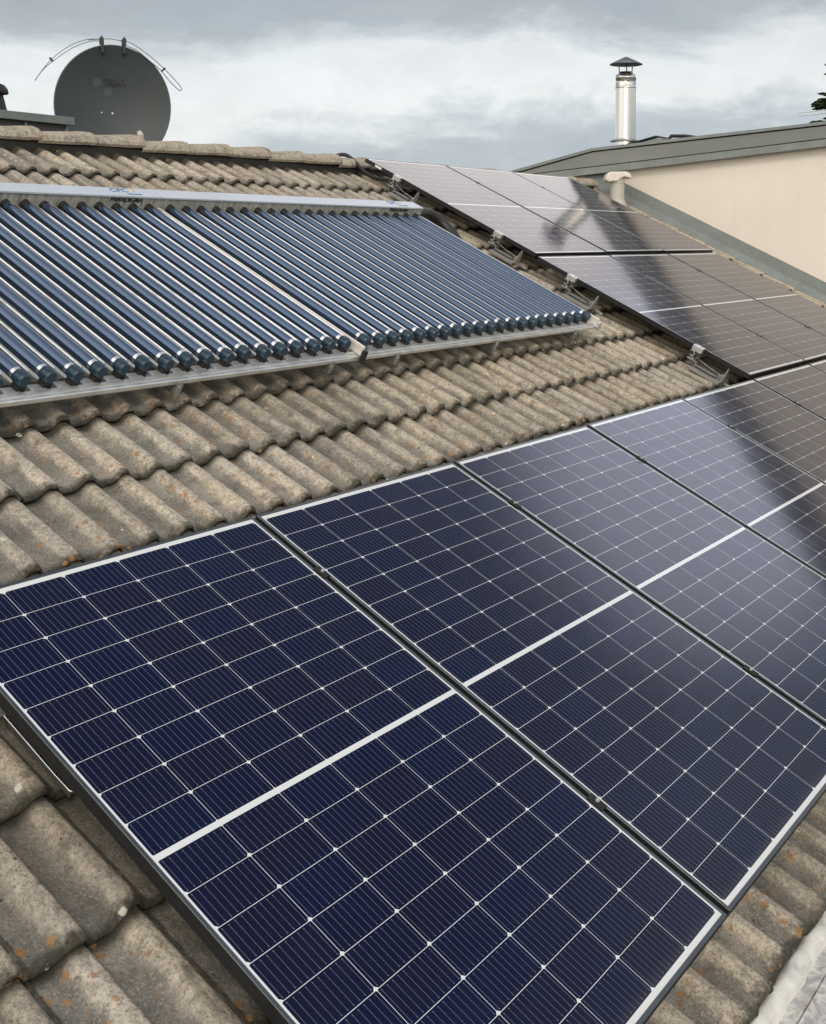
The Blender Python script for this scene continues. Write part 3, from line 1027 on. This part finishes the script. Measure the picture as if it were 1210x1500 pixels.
b.build('receiver_head', M['vent_grey'], dish)
# clips and bow-shaped bird wires on the dish's top edge
for cx_, tl_ in ((-0.085, 0.06), (0.078, -0.02)):
    b = MB()
    b.box(-.010, .010, -.055, .030, -.012, .012)
    b.box(-.018, .014, .010, .060, -.014, .014)
    b.box(-.007, .007, .055, .075, -.007, .007)
    o = b.build('clip', M['black'], dish, bevel=0.002)
    yy = DB * math.sqrt(1 - (cx_ / DA) ** 2)
    o.location = (cx_, yy, 0.008)
    o.rotation_euler = (0, 0, tl_)


def bow(pts, name):
    b_ = MB()
    # Catmull-Rom through the measured points
    P_ = [Vector(q) for q in pts]
    out = []
    for i in range(len(P_) - 1):
        p0, p1, p2, p3 = P_[max(i - 1, 0)], P_[i], P_[i + 1], P_[min(i + 2, len(P_) - 1)]
        for s_ in range(6):
            tt = s_ / 6
            out.append(0.5 * ((2 * p1) + (p2 - p0) * tt + (2 * p0 - 5 * p1 + 4 * p2 - p3) * tt ** 2 + (3 * p1 - p0 - 3 * p2 + p3) * tt ** 3))
    out.append(P_[-1])
    b_.tube(out, 0.0034, 6)
    return b_.build(name, M['dark_cowl'], dish)


k_ = 0.437 / 85                     # metres per photo pixel at the dish


def dp(x, y, z=0.01):
    return ((x - 167) * k_, (155 - y) * k_, z)


bow([dp(177, 58), dp(190, 60), dp(205, 68), dp(222, 80), dp(241, 96), dp(258, 113), dp(267, 124), dp(265, 127), dp(262, 126), dp(250, 115), dp(236, 99), dp(220, 86), dp(200, 71), dp(184, 65), dp(182, 61)], 'bird_wire')
bow([dp(161, 57), dp(148, 58), dp(130, 60), dp(112, 67), dp(98, 76), dp(82, 90), dp(68, 107), dp(58, 123), dp(57, 124), dp(59, 121), dp(70, 106), dp(84, 93), dp(100, 80), dp(114, 71), dp(132, 63), dp(146, 61)], 'bird_wire')
bow([dp(130, 61), dp(150, 58), dp(163, 57), dp(178, 59), dp(184, 63)], 'bird_wire')
for x, y, r_ in ((79, 93, 0.7), (240, 97, -0.75)):
    b = MB()
    b.box(-.007, .007, -.018, .018, -.008, .008)
    o = b.build('wire_clamp', M['black'], dish, bevel=0.002)
    o.location = dp(x, y)
    o.rotation_euler = (0, 0, r_ + math.pi)

# low zinc clad dormer box behind the ridge at the left
dm = thing('dormer_box', 'low dark clad roof box with grey metal capping behind the ridge at upper left', 'dormer', (2.7, 4.0, Z0 + 1.2))
b = MB()
b.box(-1.4, .765, -.075, .9, 0.0, .405)
b.build('cladding', M['zinc_dark'], dm)
b = MB()
b.box(-1.45, .802, -.115, .95, .408, .462)
b.build('capping', M['zinc'], dm, bevel=0.004)
for x in (-.66, -.12, .425, .752):
    b = MB()
    b.box(x, x + .014, -.092, -.0755, .02, .404)
    b.build('standing_seam', M['zinc'], dm)
vh = thing('vent_cowl', 'black mushroom vent cowl on the roof box at far left', 'vent', (3.02, 4.10, Z0 + 1.668))
b = MB()
b.lathe([(.088, 0), (.085, .02), (.062, .11), (.058, .13)], seg=28)
b.build('cone', M['black'], vh)
b = MB()
b.lathe([(.0005, .190), (.04, .186), (.072, .172), (.090, .148), (.096, .122), (.092, .116), (.088, .122), (.06, .128)], seg=28)
b.build('cap', M['black'], vh)

# grey plastic vent near the wall
vt = thing('roof_vent', 'pale grey vent stack with rounded hood beside the cream wall near the ridge', 'vent', (10.0, 3.02, Z0 + 1.22))
b = MB()
b.lathe([(.105, .0), (.10, .03), (.086, .05), (.078, .095), (.078, .17), (.0775, .30)], seg=32)
b.build('stack', M['vent_grey'], vt)
b = MB()
for z in (.245, .262, .279, .296):
    b.lathe([(.076, z), (.083, z + .003), (.083, z + .008), (.076, z + .010)], seg=32)
b.build('louvre', M['vent_grey'], vt)
b = MB()
hp = [(-.135, .275), (-.137, .300), (-.120, .345), (-.085, .370), (.085, .375), (.122, .355), (.140, .320), (.138, .300), (.06, .318), (.02, .300), (-.01, .270), (-.10, .262)]
b.prism(hp, 1, -.10, .10)
o = b.build('hood', M['vent_hood'], vt, bevel=0.018, bseg=4)
o.rotation_euler = (0, 0, math.radians(-54.7))

# ------------------------------------------------------------------ solar panels
FO = (-0.0165, 1.1175, -1.702, 0.026)    # outer frame in panel coordinates
LIPW, FD = 0.0105, 0.032


def make_panel(label):
    t_ = roof_thing('solar_panel', label, 'solar panel', 0, 0, 0, 'solar panels on the tiled roof')
    x0, x1, y0, y1 = FO
    f_ = MB()
    # ring profile: outer wall, top lip, inner wall, bottom flange; mitred at the corners
    prof = [(0, -FD), (0, -0.0008), (0.0008, 0), (LIPW - 0.0006, 0), (LIPW, -0.0006), (LIPW, -0.006), (0.002, -0.006), (0.002, -FD + 0.002), (0.026, -FD + 0.002), (0.026, -FD)]
    cs = []
    for d, z in prof:
        cs.append([(x0 + d, y0 + d, z), (x1 - d, y0 + d, z), (x1 - d, y1 - d, z), (x0 + d, y1 - d, z)])
    vs = [q for c_ in cs for q in c_]
    n_ = len(prof)
    fs = []
    for i in range(n_):
        j = (i + 1) % n_
        for k in range(4):
            k1 = (k + 1) % 4
            fs.append((i * 4 + k, i * 4 + k1, j * 4 + k1, j * 4 + k))
    f_.add(vs, fs)
    fo = f_.build('frame', M['frame_side'], t_)
    fo.data.materials.append(M['frame'])
    for pl_ in fo.data.polygons:
        if pl_.index // 4 in (1, 2, 3):
            pl_.material_index = 1
    # a raised bead along the outer wall, as on extruded frames
    bd_ = MB()
    for (ax, a0, a1, c0, sgn) in (('y', y0 + .012, y1 - .012, x0, -1), ('y', y0 + .012, y1 - .012, x1, 1), ('x', x0 + .012, x1 - .012, y0, -1)):
        lo, hi = sorted((c0, c0 + sgn * 0.0012))
        for z in (-.0125, -.0255):
            if ax == 'y':
                bd_.box(lo, hi, a0, a1, z, z + .002)
            else:
                bd_.box(a0, a1, lo, hi, z, z + .002)
    bd_.build('frame_bead', M['frame_side'], fo)
    l_ = MB()
    l_.add([(x0 + .004, y0 + .004, -.0015), (x1 - .004, y0 + .004, -.0015), (x1 - .004, y1 - .004, -.0015), (x0 + .004, y1 - .004, -.0015)], [(0, 1, 2, 3)])
    l_.add([(x0 + .004, y0 + .004, -.0055), (x1 - .004, y0 + .004, -.0055), (x1 - .004, y1 - .004, -.0055), (x0 + .004, y1 - .004, -.0055)], [(3, 2, 1, 0)])
    l_.build('laminate', M['laminate'], t_)
    jb = MB()
    jb.box(.45, .65, -.90, -.80, -.026, -.0065)
    jb.build('junction_box', M['black'], t_, bevel=0.004)
    return t_


PP = 1.153424
spots = []
low_lab = ['nearest solar panel, at the lower left, with bare tiles along its left edge',
           'solar panel of the bottom row directly right of the nearest panel',
           'bluish grey solar panel, third from the left in the bottom row',
           'pale cloud reflecting solar panel, fourth from the left in the bottom row',
           'solar panel below the lowest roof hook, fifth from the left in the bottom row',
           'brown reflecting solar panel, sixth from the left in the bottom row',
           'solar panel of the bottom row farthest right, cut by the frame edge']
for i in range(7):
    spots.append((i * PP, 0.0, low_lab[i]))
mid_lab = ['leftmost panel of the middle row, half lilac sky reflection, beside the collector tubes',
           'middle panel of the middle row, dark streak and brown wall reflection',
           'rightmost panel of the middle row, next to the zinc flashing, plain brown reflection']
for i in range(3):
    spots.append((5.788 + 0.009 + 0.0165 + i * PP, 0.0635 + 1.702, mid_lab[i]))
top_lab = ['pinkish grey leftmost panel of the top row, its corner against the sky',
           'centre panel of the top row, grey with reflected flue streak, under the skyline',
           'right hand panel of the top row, dark reflection, beside the small grey vent']
for i in range(3):
    spots.append((5.845 + 0.009 + 0.0165 + i * PP, 1.842 + 1.702, top_lab[i]))
proto = make_panel(spots[0][2])
panels = []
for i, (u, v, lab) in enumerate(spots):
    pn = proto if i == 0 else copy_tree(proto)
    pn.location = W(u, v, float(rng.normal(0, 0.0012)) if i else 0.0)
    pn.rotation_euler = (TH + float(rng.normal(0, 0.0012)), float(rng.normal(0, 0.0010)), float(rng.normal(0, 0.0004)))
    pn['label'] = lab
    panels.append(pn)
# small white sticker on the top-left panel's frame
b = MB()
b.box(FO[0] - .0012, FO[0] - .0002, -.155, -.085, -.026, -.006)
b.build('sticker', M['white_label'], panels[10])
# rubber seals in the gaps between neighbouring panels, a part of the left one
sl = MB()
gx0, gx1 = FO[1] + 0.0012, FO[1] + 0.0185
sl.box(gx0, gx1, FO[2] + .002, FO[3] - .003, -.017, -.013)
sl.box((gx0 + gx1) / 2 - .0016, (gx0 + gx1) / 2 + .0016, FO[2] + .002, FO[3] - .003, -.013, -.007)
seal_me = None
for i in (0, 1, 2, 3, 4, 5, 7, 8, 10, 11):
    if seal_me is None:
        o = sl.build('gap_seal', M['frame_black'], panels[i])
        seal_me = o.data
    else:
        o = bpy.data.objects.new('gap_seal', seal_me)
        COL.objects.link(o)
        o.parent = panels[i]

# ------------------------------------------------------------------ mounting rails, clamps, roof hooks
RT = -FD - 0.001                          # rail top


def make_rail(label, v, u0, u1, hooks, gaps, open_end):
    t_ = roof_thing('mounting_rail', label, 'mounting rail', u0, v, RT, 'mounting rails under the solar panels')
    L = u1 - u0
    b_ = MB()
    # C-shaped aluminium profile, slot on top
    prof = [(-.020, -.040), (.020, -.040), (.020, 0), (.007, 0), (.007, -.004), (.015, -.004), (.015, -.020), (-.015, -.020), (-.015, -.004), (-.007, -.004), (-.007, 0), (-.020, 0)]
    n_ = len(prof)
    vs = [(0, y, z) for y, z in prof] + [(L, y, z) for y, z in prof]
    b_.add(vs, [(i, (i + 1) % n_, n_ + (i + 1) % n_, n_ + i) for i in range(n_)])
    b_.build('profile', M['alu'], t_)
    for gu in gaps:
        c_ = MB()
        c_.box(-.0155, .0155, -.025, .025, FD + .0012, FD + .0036)
        c_.box(-.0075, .0075, -.025, .025, 0.001, FD + .0010)
        co_ = c_.build('mid_clamp', M['frame_black'], t_, bevel=0.001)
        co_.location = (gu - u0, 0, 0)
        d_ = MB()
        d_.lathe([(.0066, FD + .0043), (.0066, FD + .0095), (.0058, FD + .0105), (.0034, FD + .0105), (.0034, FD + .006), (.0002, FD + .006)], seg=14)
        d_.build('bolt', M['steel'], co_)
    if open_end:
        # grey end clamp holding the frame, with wire earth clip hanging below
        c_ = MB()
        c_.box(.000, .034, -.036, .036, .001, FD + .002)
        c_.box(.000, .052, -.036, .036, FD + .0022, FD + .0052)
        ec = c_.build('end_clamp', M['alu'], t_, bevel=0.0015)
        ec.location = (open_end, 0, 0)
        d_ = MB()
        d_.lathe([(.0075, 0), (.0075, .006), (.004, .007), (.004, .003), (.0002, .003)], c=(.018, 0, FD + .0053), seg=12)
        d_.build('bolt', M['silver_ring'], ec)
        e_ = MB()
        lp = [(-.022, .012 + .018 * math.cos(a), -.012 + .018 * math.sin(a)) for a in np.linspace(0.4, 5.4, 14)]
        e_.tube(lp + [(-.010, .004, -.035), (-.008, -.012, -.055), (-.006, -.008, -.080)], 0.0042, 7)
        e_.build('earth_clip', M['steel'], t_)
        e_ = MB()
        e_.tube([(.03, -.02, -.038), (.01, -.10, -.048), (-.005, -.232, -.055)], 0.0028, 6)
        e_.build('tie_rod', M['steel'], t_)
    for hu, hv, fin in hooks:
        h_ = MB()
        x = hu - u0
        top = -.045
        tl_ = -.100 - RT
        # strap under the rail, bent down onto a metal tile plate
        h_.box(x - .017, x + .017, -.03, .03, top - .006, top)
        h_.hexa([(x - .016, -.03, top - .006), (x + .016, -.03, top - .006), (x - .016, -.024, top - .006), (x + .016, -.024, top - .006),
                 (x - .016, -.03, top), (x + .016, -.03, top), (x - .016, -.024, top), (x + .016, -.024, top)])
        h_.box(x - .016, x + .016, -.045, -.038, tl_ - .02, top - .006)
        h_.box(x - .016, x + .016, -.038, .03, top - .012, top - .0065)
        h_.box(x - .016, x + .016, -.20, -.045, tl_ - .008, tl_ - .002)
        ho = h_.build('roof_hook', M['steel'], t_, bevel=0.001)
        if fin:
            p_ = MB()
            zt2 = -.137 - RT
            # plate lying along the roll, turned up into a pointed fin at its lower end
            p_.box(x - .050, x - .047, -.243, -.02, zt2 - .004, zt2 + .014)
            p_.box(x - .047, x + .050, -.243, -.02, zt2 + .011, zt2 + .014)
            fb = zt2 + .0145
            p_.prism([(x - .048, fb), (x + .034, fb), (x + .034, fb + .060), (x + .026, fb + .088), (x + .014, fb + .098), (x + .003, fb + .092), (x - .020, fb + .048), (x - .040, fb + .008)], 1, -.2475, -.2435)
            p_.prism([(-.2434, fb), (-.165, fb), (-.205, fb + .030), (-.2434, fb + .060)], 0, x + .030, x + .034)
            p_.tube([(x + .085, -.240, zt2 - .012), (x + .085, -.300, zt2 - .016)], .015, 14)
            p_.build('hook_plate', M['hook_alu'], t_, bevel=0.0008)
    return t_


uG = [FO[1] + .00965 + i * PP for i in range(6)]
for v, lab in ((-0.285, 'upper aluminium rail under the bottom row, its clamps near the tile strip'),
               (-1.31, 'lower aluminium rail under the bottom row, its clamps near the eaves')):
    make_rail(lab, v, FO[0] + .004, 7 * PP - .05, [(k, 0, False) for k in (0.4, 1.6, 2.8, 4.0, 5.2, 6.4)], uG, 0)
for v, us, lab in ((0.440, 5.788, 'lowest rail of the upper rows, its hook above the bottom row corner'),
                   (1.470, 5.788, 'rail of the middle row, its hook beside the lower end of the collector'),
                   (2.178, 5.845, 'rail of the top row with its hook beside the middle of the collector tubes'),
                   (3.200, 5.845, 'highest mounting rail, its hook beside the black cable conduit')):
    make_rail(lab, v, us - 0.035, us + 3 * PP - .01, [(us - .045, 0, True), (us + 1.1, 0, False), (us + 2.3, 0, False)], [us + PP, us + 2 * PP], 0.006)
# metal tile plate showing beside the nearest panel's left edge
mp = roof_thing('metal_tile_plate', 'grey sheet metal tile plate beside the left edge of the nearest panel', 'metal plate', 0.075, -0.36, -0.139)
b = MB()
b.box(-.012, .075, -.165, .30, 0.0, .0025)
b.box(-.012, -.0095, -.165, .30, -.010, -.0003)
b.build('sheet', M['zinc_dark'], mp, bevel=0.0008)
b = MB()
b.tube([(-.012, .30, .0045), (-.012, -.10, .0045), (-.010, -.158, .0045), (-.002, -.166, .0040), (.012, -.167, .0035)], 0.0026, 8)
b.build('folded_edge', M['silver_ring'], mp)

# ------------------------------------------------------------------ evacuated tube collectors
TV0, TV1 = 0.962, 2.44                    # tubes from the caps up into the header
HV0, HV1, HN0, HN1 = 2.43, 2.525, -0.062, 0.070


def make_collector(label, u0, u1, tu, text_u):
    t_ = roof_thing('tube_collector', label, 'solar collector', u0, TV0, 0.0, 'evacuated tube collectors above the tile strip')
    L = u1 - u0
    y0, y1 = HV0 - TV0, HV1 - TV0
    b_ = MB()
    b_.box(.0015, L - .0015, y0, y1, HN0, HN1 - .003)
    hd = b_.build('header_box', M['header_front'], t_)
    b_ = MB()
    b_.box(.001, L - .001, y0 - .006, y1 + .004, HN1 - .0028, HN1)
    b_.box(.001, L - .001, y0 - .006, y0 - .0035, HN1 - .010, HN1 - .003)
    b_.build('header_lid', M['header'], hd, bevel=0.0012)
    # print on lid and front
    fm = Matrix.Translation((text_u - u0, y0 - .0012, .045)) @ Matrix.Rotation(math.pi / 2, 4, 'X')
    lettering('maker_lettering', 'PARADIGMA', .036, M['ink_black'], hd, fm, shear=.25, bold=.0012, width=.215)
    tm = Matrix.Translation((text_u - u0 - .015, y0 + .064, HN1 + .0006))
    lettering('logo_lettering', 'CPC', .066, M['ink_blue'], hd, tm, shear=.3, bold=.001, width=.125)
    tm = Matrix.Translation((text_u - u0 + .065, y0 + .020, HN1 + .0006))
    lettering('small_lettering', 'AZZURRO', .020, M['ink_blue'], hd, tm, bold=.0004, width=.105)
    b_ = MB()
    b_.lathe([(.0002, .001), (.0165, .001), (.0165, 0)], seg=24)
    o_ = b_.build('sun_emblem', M['ink_yellow'], hd)
    o_.location = (text_u - u0 + .078, y0 + .068, HN1 + .0002)
    # tubes with chrome getter end, blue cap and black seal
    gl, cp, rg, sl_, ft = MB(), MB(), MB(), MB(), MB()
    gl.tube([(0, .020, 0), (0, y0 + .01, 0)], .0235, 20, caps=False)
    rg.tube([(0, .016, 0), (0, .034, 0)], [.0245, .0238], 20, caps=False)
    cp.tube([(0, -.030, 0), (0, -.027, 0), (0, -.004, 0), (0, .017, 0), (0, .018, 0)], [.0205, .0240, .0258, .0255, .0235], 20)
    for a in np.linspace(0, 6.283, 7)[:-1]:
        cp.box(-.0025 + .0245 * math.cos(a), .0025 + .0245 * math.cos(a), -.016, .014, -.0025 + .0245 * math.sin(a), .0025 + .0245 * math.sin(a))
    ft.box(-.018, .018, -.022, .012, -.052, -.020)
    sl_.tube([(0, y0 - .030, 0), (0, y0 - .012, 0), (0, y0 - .004, 0), (0, y0 + .004, 0)], [.0250, .0265, .0285, .029], 20)
    # curved mirror under each tube, open gaps between neighbours
    mr = MB()
    px_ = [-.036, -.030, -.024, -.018, -.012, -.006, 0, .006, .012, .018, .024, .029, .033, .0365, .039, .041, .0425, .0440, .0452, .0456]
    pz_ = [-.0185, -.0225, -.0262, -.0296, -.0325, -.0337, -.034, -.0338, -.0325, -.0292, -.0240, -.0170, -.0090, -.0005, .0055, .0098, .0125, .0130, .0105, .0065]
    vs = []
    for q1, q2 in zip(px_, pz_):
        vs += [(q1, .024 - .14 * abs(q1), q2), (q1, y0 - .004, q2)]
    for q1, q2 in zip(px_, pz_):
        vs += [(q1 + .0003, .024 - .14 * abs(q1), q2 - .0009), (q1 + .0003, y0 - .004, q2 - .0009)]
    n2 = len(px_) * 2
    mr.add(vs, [(2 * i, 2 * i + 2, 2 * i + 3, 2 * i + 1) for i in range(len(px_) - 1)] + [(n2 + 2 * i, n2 + 2 * i + 1, n2 + 2 * i + 3, n2 + 2 * i + 2) for i in range(len(px_) - 1)], True)
    pit = (tu[-1] - tu[0]) / (len(tu) - 1)
    first = None
    for x in tu:
        if first is None:
            first = gl.build('tube', M['tube'], t_)
            cp.build('end_cap', M['cap_blue'], first)
            rg.build('end_ring', M['silver_ring'], first)
            sl_.build('header_seal', M['black'], first)
            ft.build('cap_foot', M['black'], first)
            mr.build('mirror_trough', M['mirror'], first)
            tb = first
        else:
            tb = first.copy()
            COL.objects.link(tb)
            for ch in list(first.children):
                c_ = ch.copy()
                COL.objects.link(c_)
                c_.parent = tb
        tb.location = (x - u0, 0, 0)
        tb.rotation_euler = (float(rng.normal(0, .0010)), 0, float(rng.normal(0, .0011)))
        tb.location.y += float(rng.normal(0, .0035))
    # bottom rail: stepped aluminium profile with a sloping shelf
    rl = MB()
    pr = [(-.075, -.060), (-.075, -.046), (-.071, -.042), (-.060, -.042), (-.057, -.047), (-.050, -.047), (-.047, -.040), (-.030, -.040), (-.027, -.0555), (.03, -.0555), (.03, -.062), (-.07, -.066)]
    rl.prism(pr, 0, -.004, L + .004)
    rlo = rl.build('bottom_rail', M['alu'], t_)
    rs = MB()
    rs.box(-.004, pit * .55, -.026, .012, -.0553, -.041)
    tab = rs.build('shelf_tab', M['alu'], rlo, bevel=0.002)
    for x in np.arange(.012 + pit, L - .03, pit):
        o_ = tab.copy()
        COL.objects.link(o_)
        o_.location = (x, 0, 0)
    tab.location = (.012, 0, 0)
    for x in np.arange(L * .12, L, .93):
        fc = MB()
        fc.box(x - .017, x + .017, -.082, -.0755, -.092, -.050)
        fc.tube([(x, -.086, -.073), (x, -.0755, -.073)], .008, 8)
        fc.box(x - .012, x + .012, -.080, .10, -.11, -.0665)
        fc.build('rail_clip', M['steel'], rlo, bevel=0.001)
    for x in (L - .0075,):
        e_ = MB()
        e_.box(x - .006, x + .006, -.078, y0 - .007, -.038, -.006)
        e_.box(x - .009, x + .006, -.078, y0 - .007, -.0055, .010)
        e_.build('side_strip', M['strip'], t_, bevel=0.001)
        e_ = MB()
        e_.box(x - .016, x + .014, -.098, -.0785, -.060, -.004)
        e_.build('end_plug', M['black'] if u0 < 1 else M['alu'], t_, bevel=0.004)
    # rear support rails on the roof
    sp_ = MB()
    for yy in (.12, 1.30):
        sp_.box(.05, L - .05, yy, yy + .04, -.105, -.068)
    sp_.build('support_rail', M['alu'], t_)
    return t_


tu2 = [2.7866 + .1142 * k for k in range(21)]
tu1 = [2.6345 - .1103 * k for k in range(21)][::-1]
make_collector('left vacuum tube collector, cut by the left frame edge, its lettering above the tubes', tu1[0] - .075, 2.7095, tu1, 2.47)
make_collector('right vacuum tube collector of blue glass tubes ending beside the upper panel rows', 2.7115, 5.135, tu2, 4.86)

# black insulated pipe leaving the header's right end
hs_ = MB()
pp_ = [W(5.13, 2.475, .0), W(5.22, 2.50, .0), W(5.36, 2.52, -.01), W(5.46, 2.46, -.045), W(5.49, 2.36, -.085), W(5.46, 2.26, -.112), W(5.38, 2.20, -.125), W(5.24, 2.15, -.13)]
cat = []
for i in range(len(pp_) - 1):
    p0, p1, p2, p3 = pp_[max(i - 1, 0)], pp_[i], pp_[i + 1], pp_[min(i + 2, len(pp_) - 1)]
    for s_ in range(5):
        tt = s_ / 5
        cat.append(0.5 * ((2 * p1) + (p2 - p0) * tt + (2 * p0 - 5 * p1 + 4 * p2 - p3) * tt ** 2 + (3 * p1 - p0 - 3 * p2 + p3) * tt ** 3))
cat.append(pp_[-1])
hs_.tube(cat, 0.040, 16)
o = hs_.build('insulated_pipe', M['black'])
tag(o, 'thick black insulated pipe bending down from the collector header end', 'pipe')
# black cable conduit over the ridge
cb = MB()
pts = [Vector((x_, y_, z_ + Z0 + max(0.0, min(0.030, (z_ - 1.36) * 0.3))) ) for x_, y_, z_ in ((5.911, 3.62, 1.486), (5.886, 3.55, 1.511), (5.913, 3.5, 1.516), (5.915, 3.43, 1.481), (5.891, 3.34, 1.428), (5.865, 3.25, 1.387), (5.852, 3.15, 1.351), (5.845, 3.05, 1.333), (5.819, 2.97, 1.315), (5.80, 2.92, 1.20))]
cat = []
for i in range(len(pts) - 1):
    p0, p1, p2, p3 = pts[max(i - 1, 0)], pts[i], pts[i + 1], pts[min(i + 2, len(pts) - 1)]
    for s_ in range(14):
        tt = s_ / 14
        cat.append(0.5 * ((2 * p1) + (p2 - p0) * tt + (2 * p0 - 5 * p1 + 4 * p2 - p3) * tt ** 2 + (3 * p1 - p0 - 3 * p2 + p3) * tt ** 3))
cat.append(pts[-1])
cb.tube(cat, [0.0165 if i % 2 else 0.0145 for i in range(len(cat))], 12)
o = cb.build('cable_conduit', M['black'])
tag(o, 'black corrugated cable conduit running over the ridge beside the top panel', 'conduit')
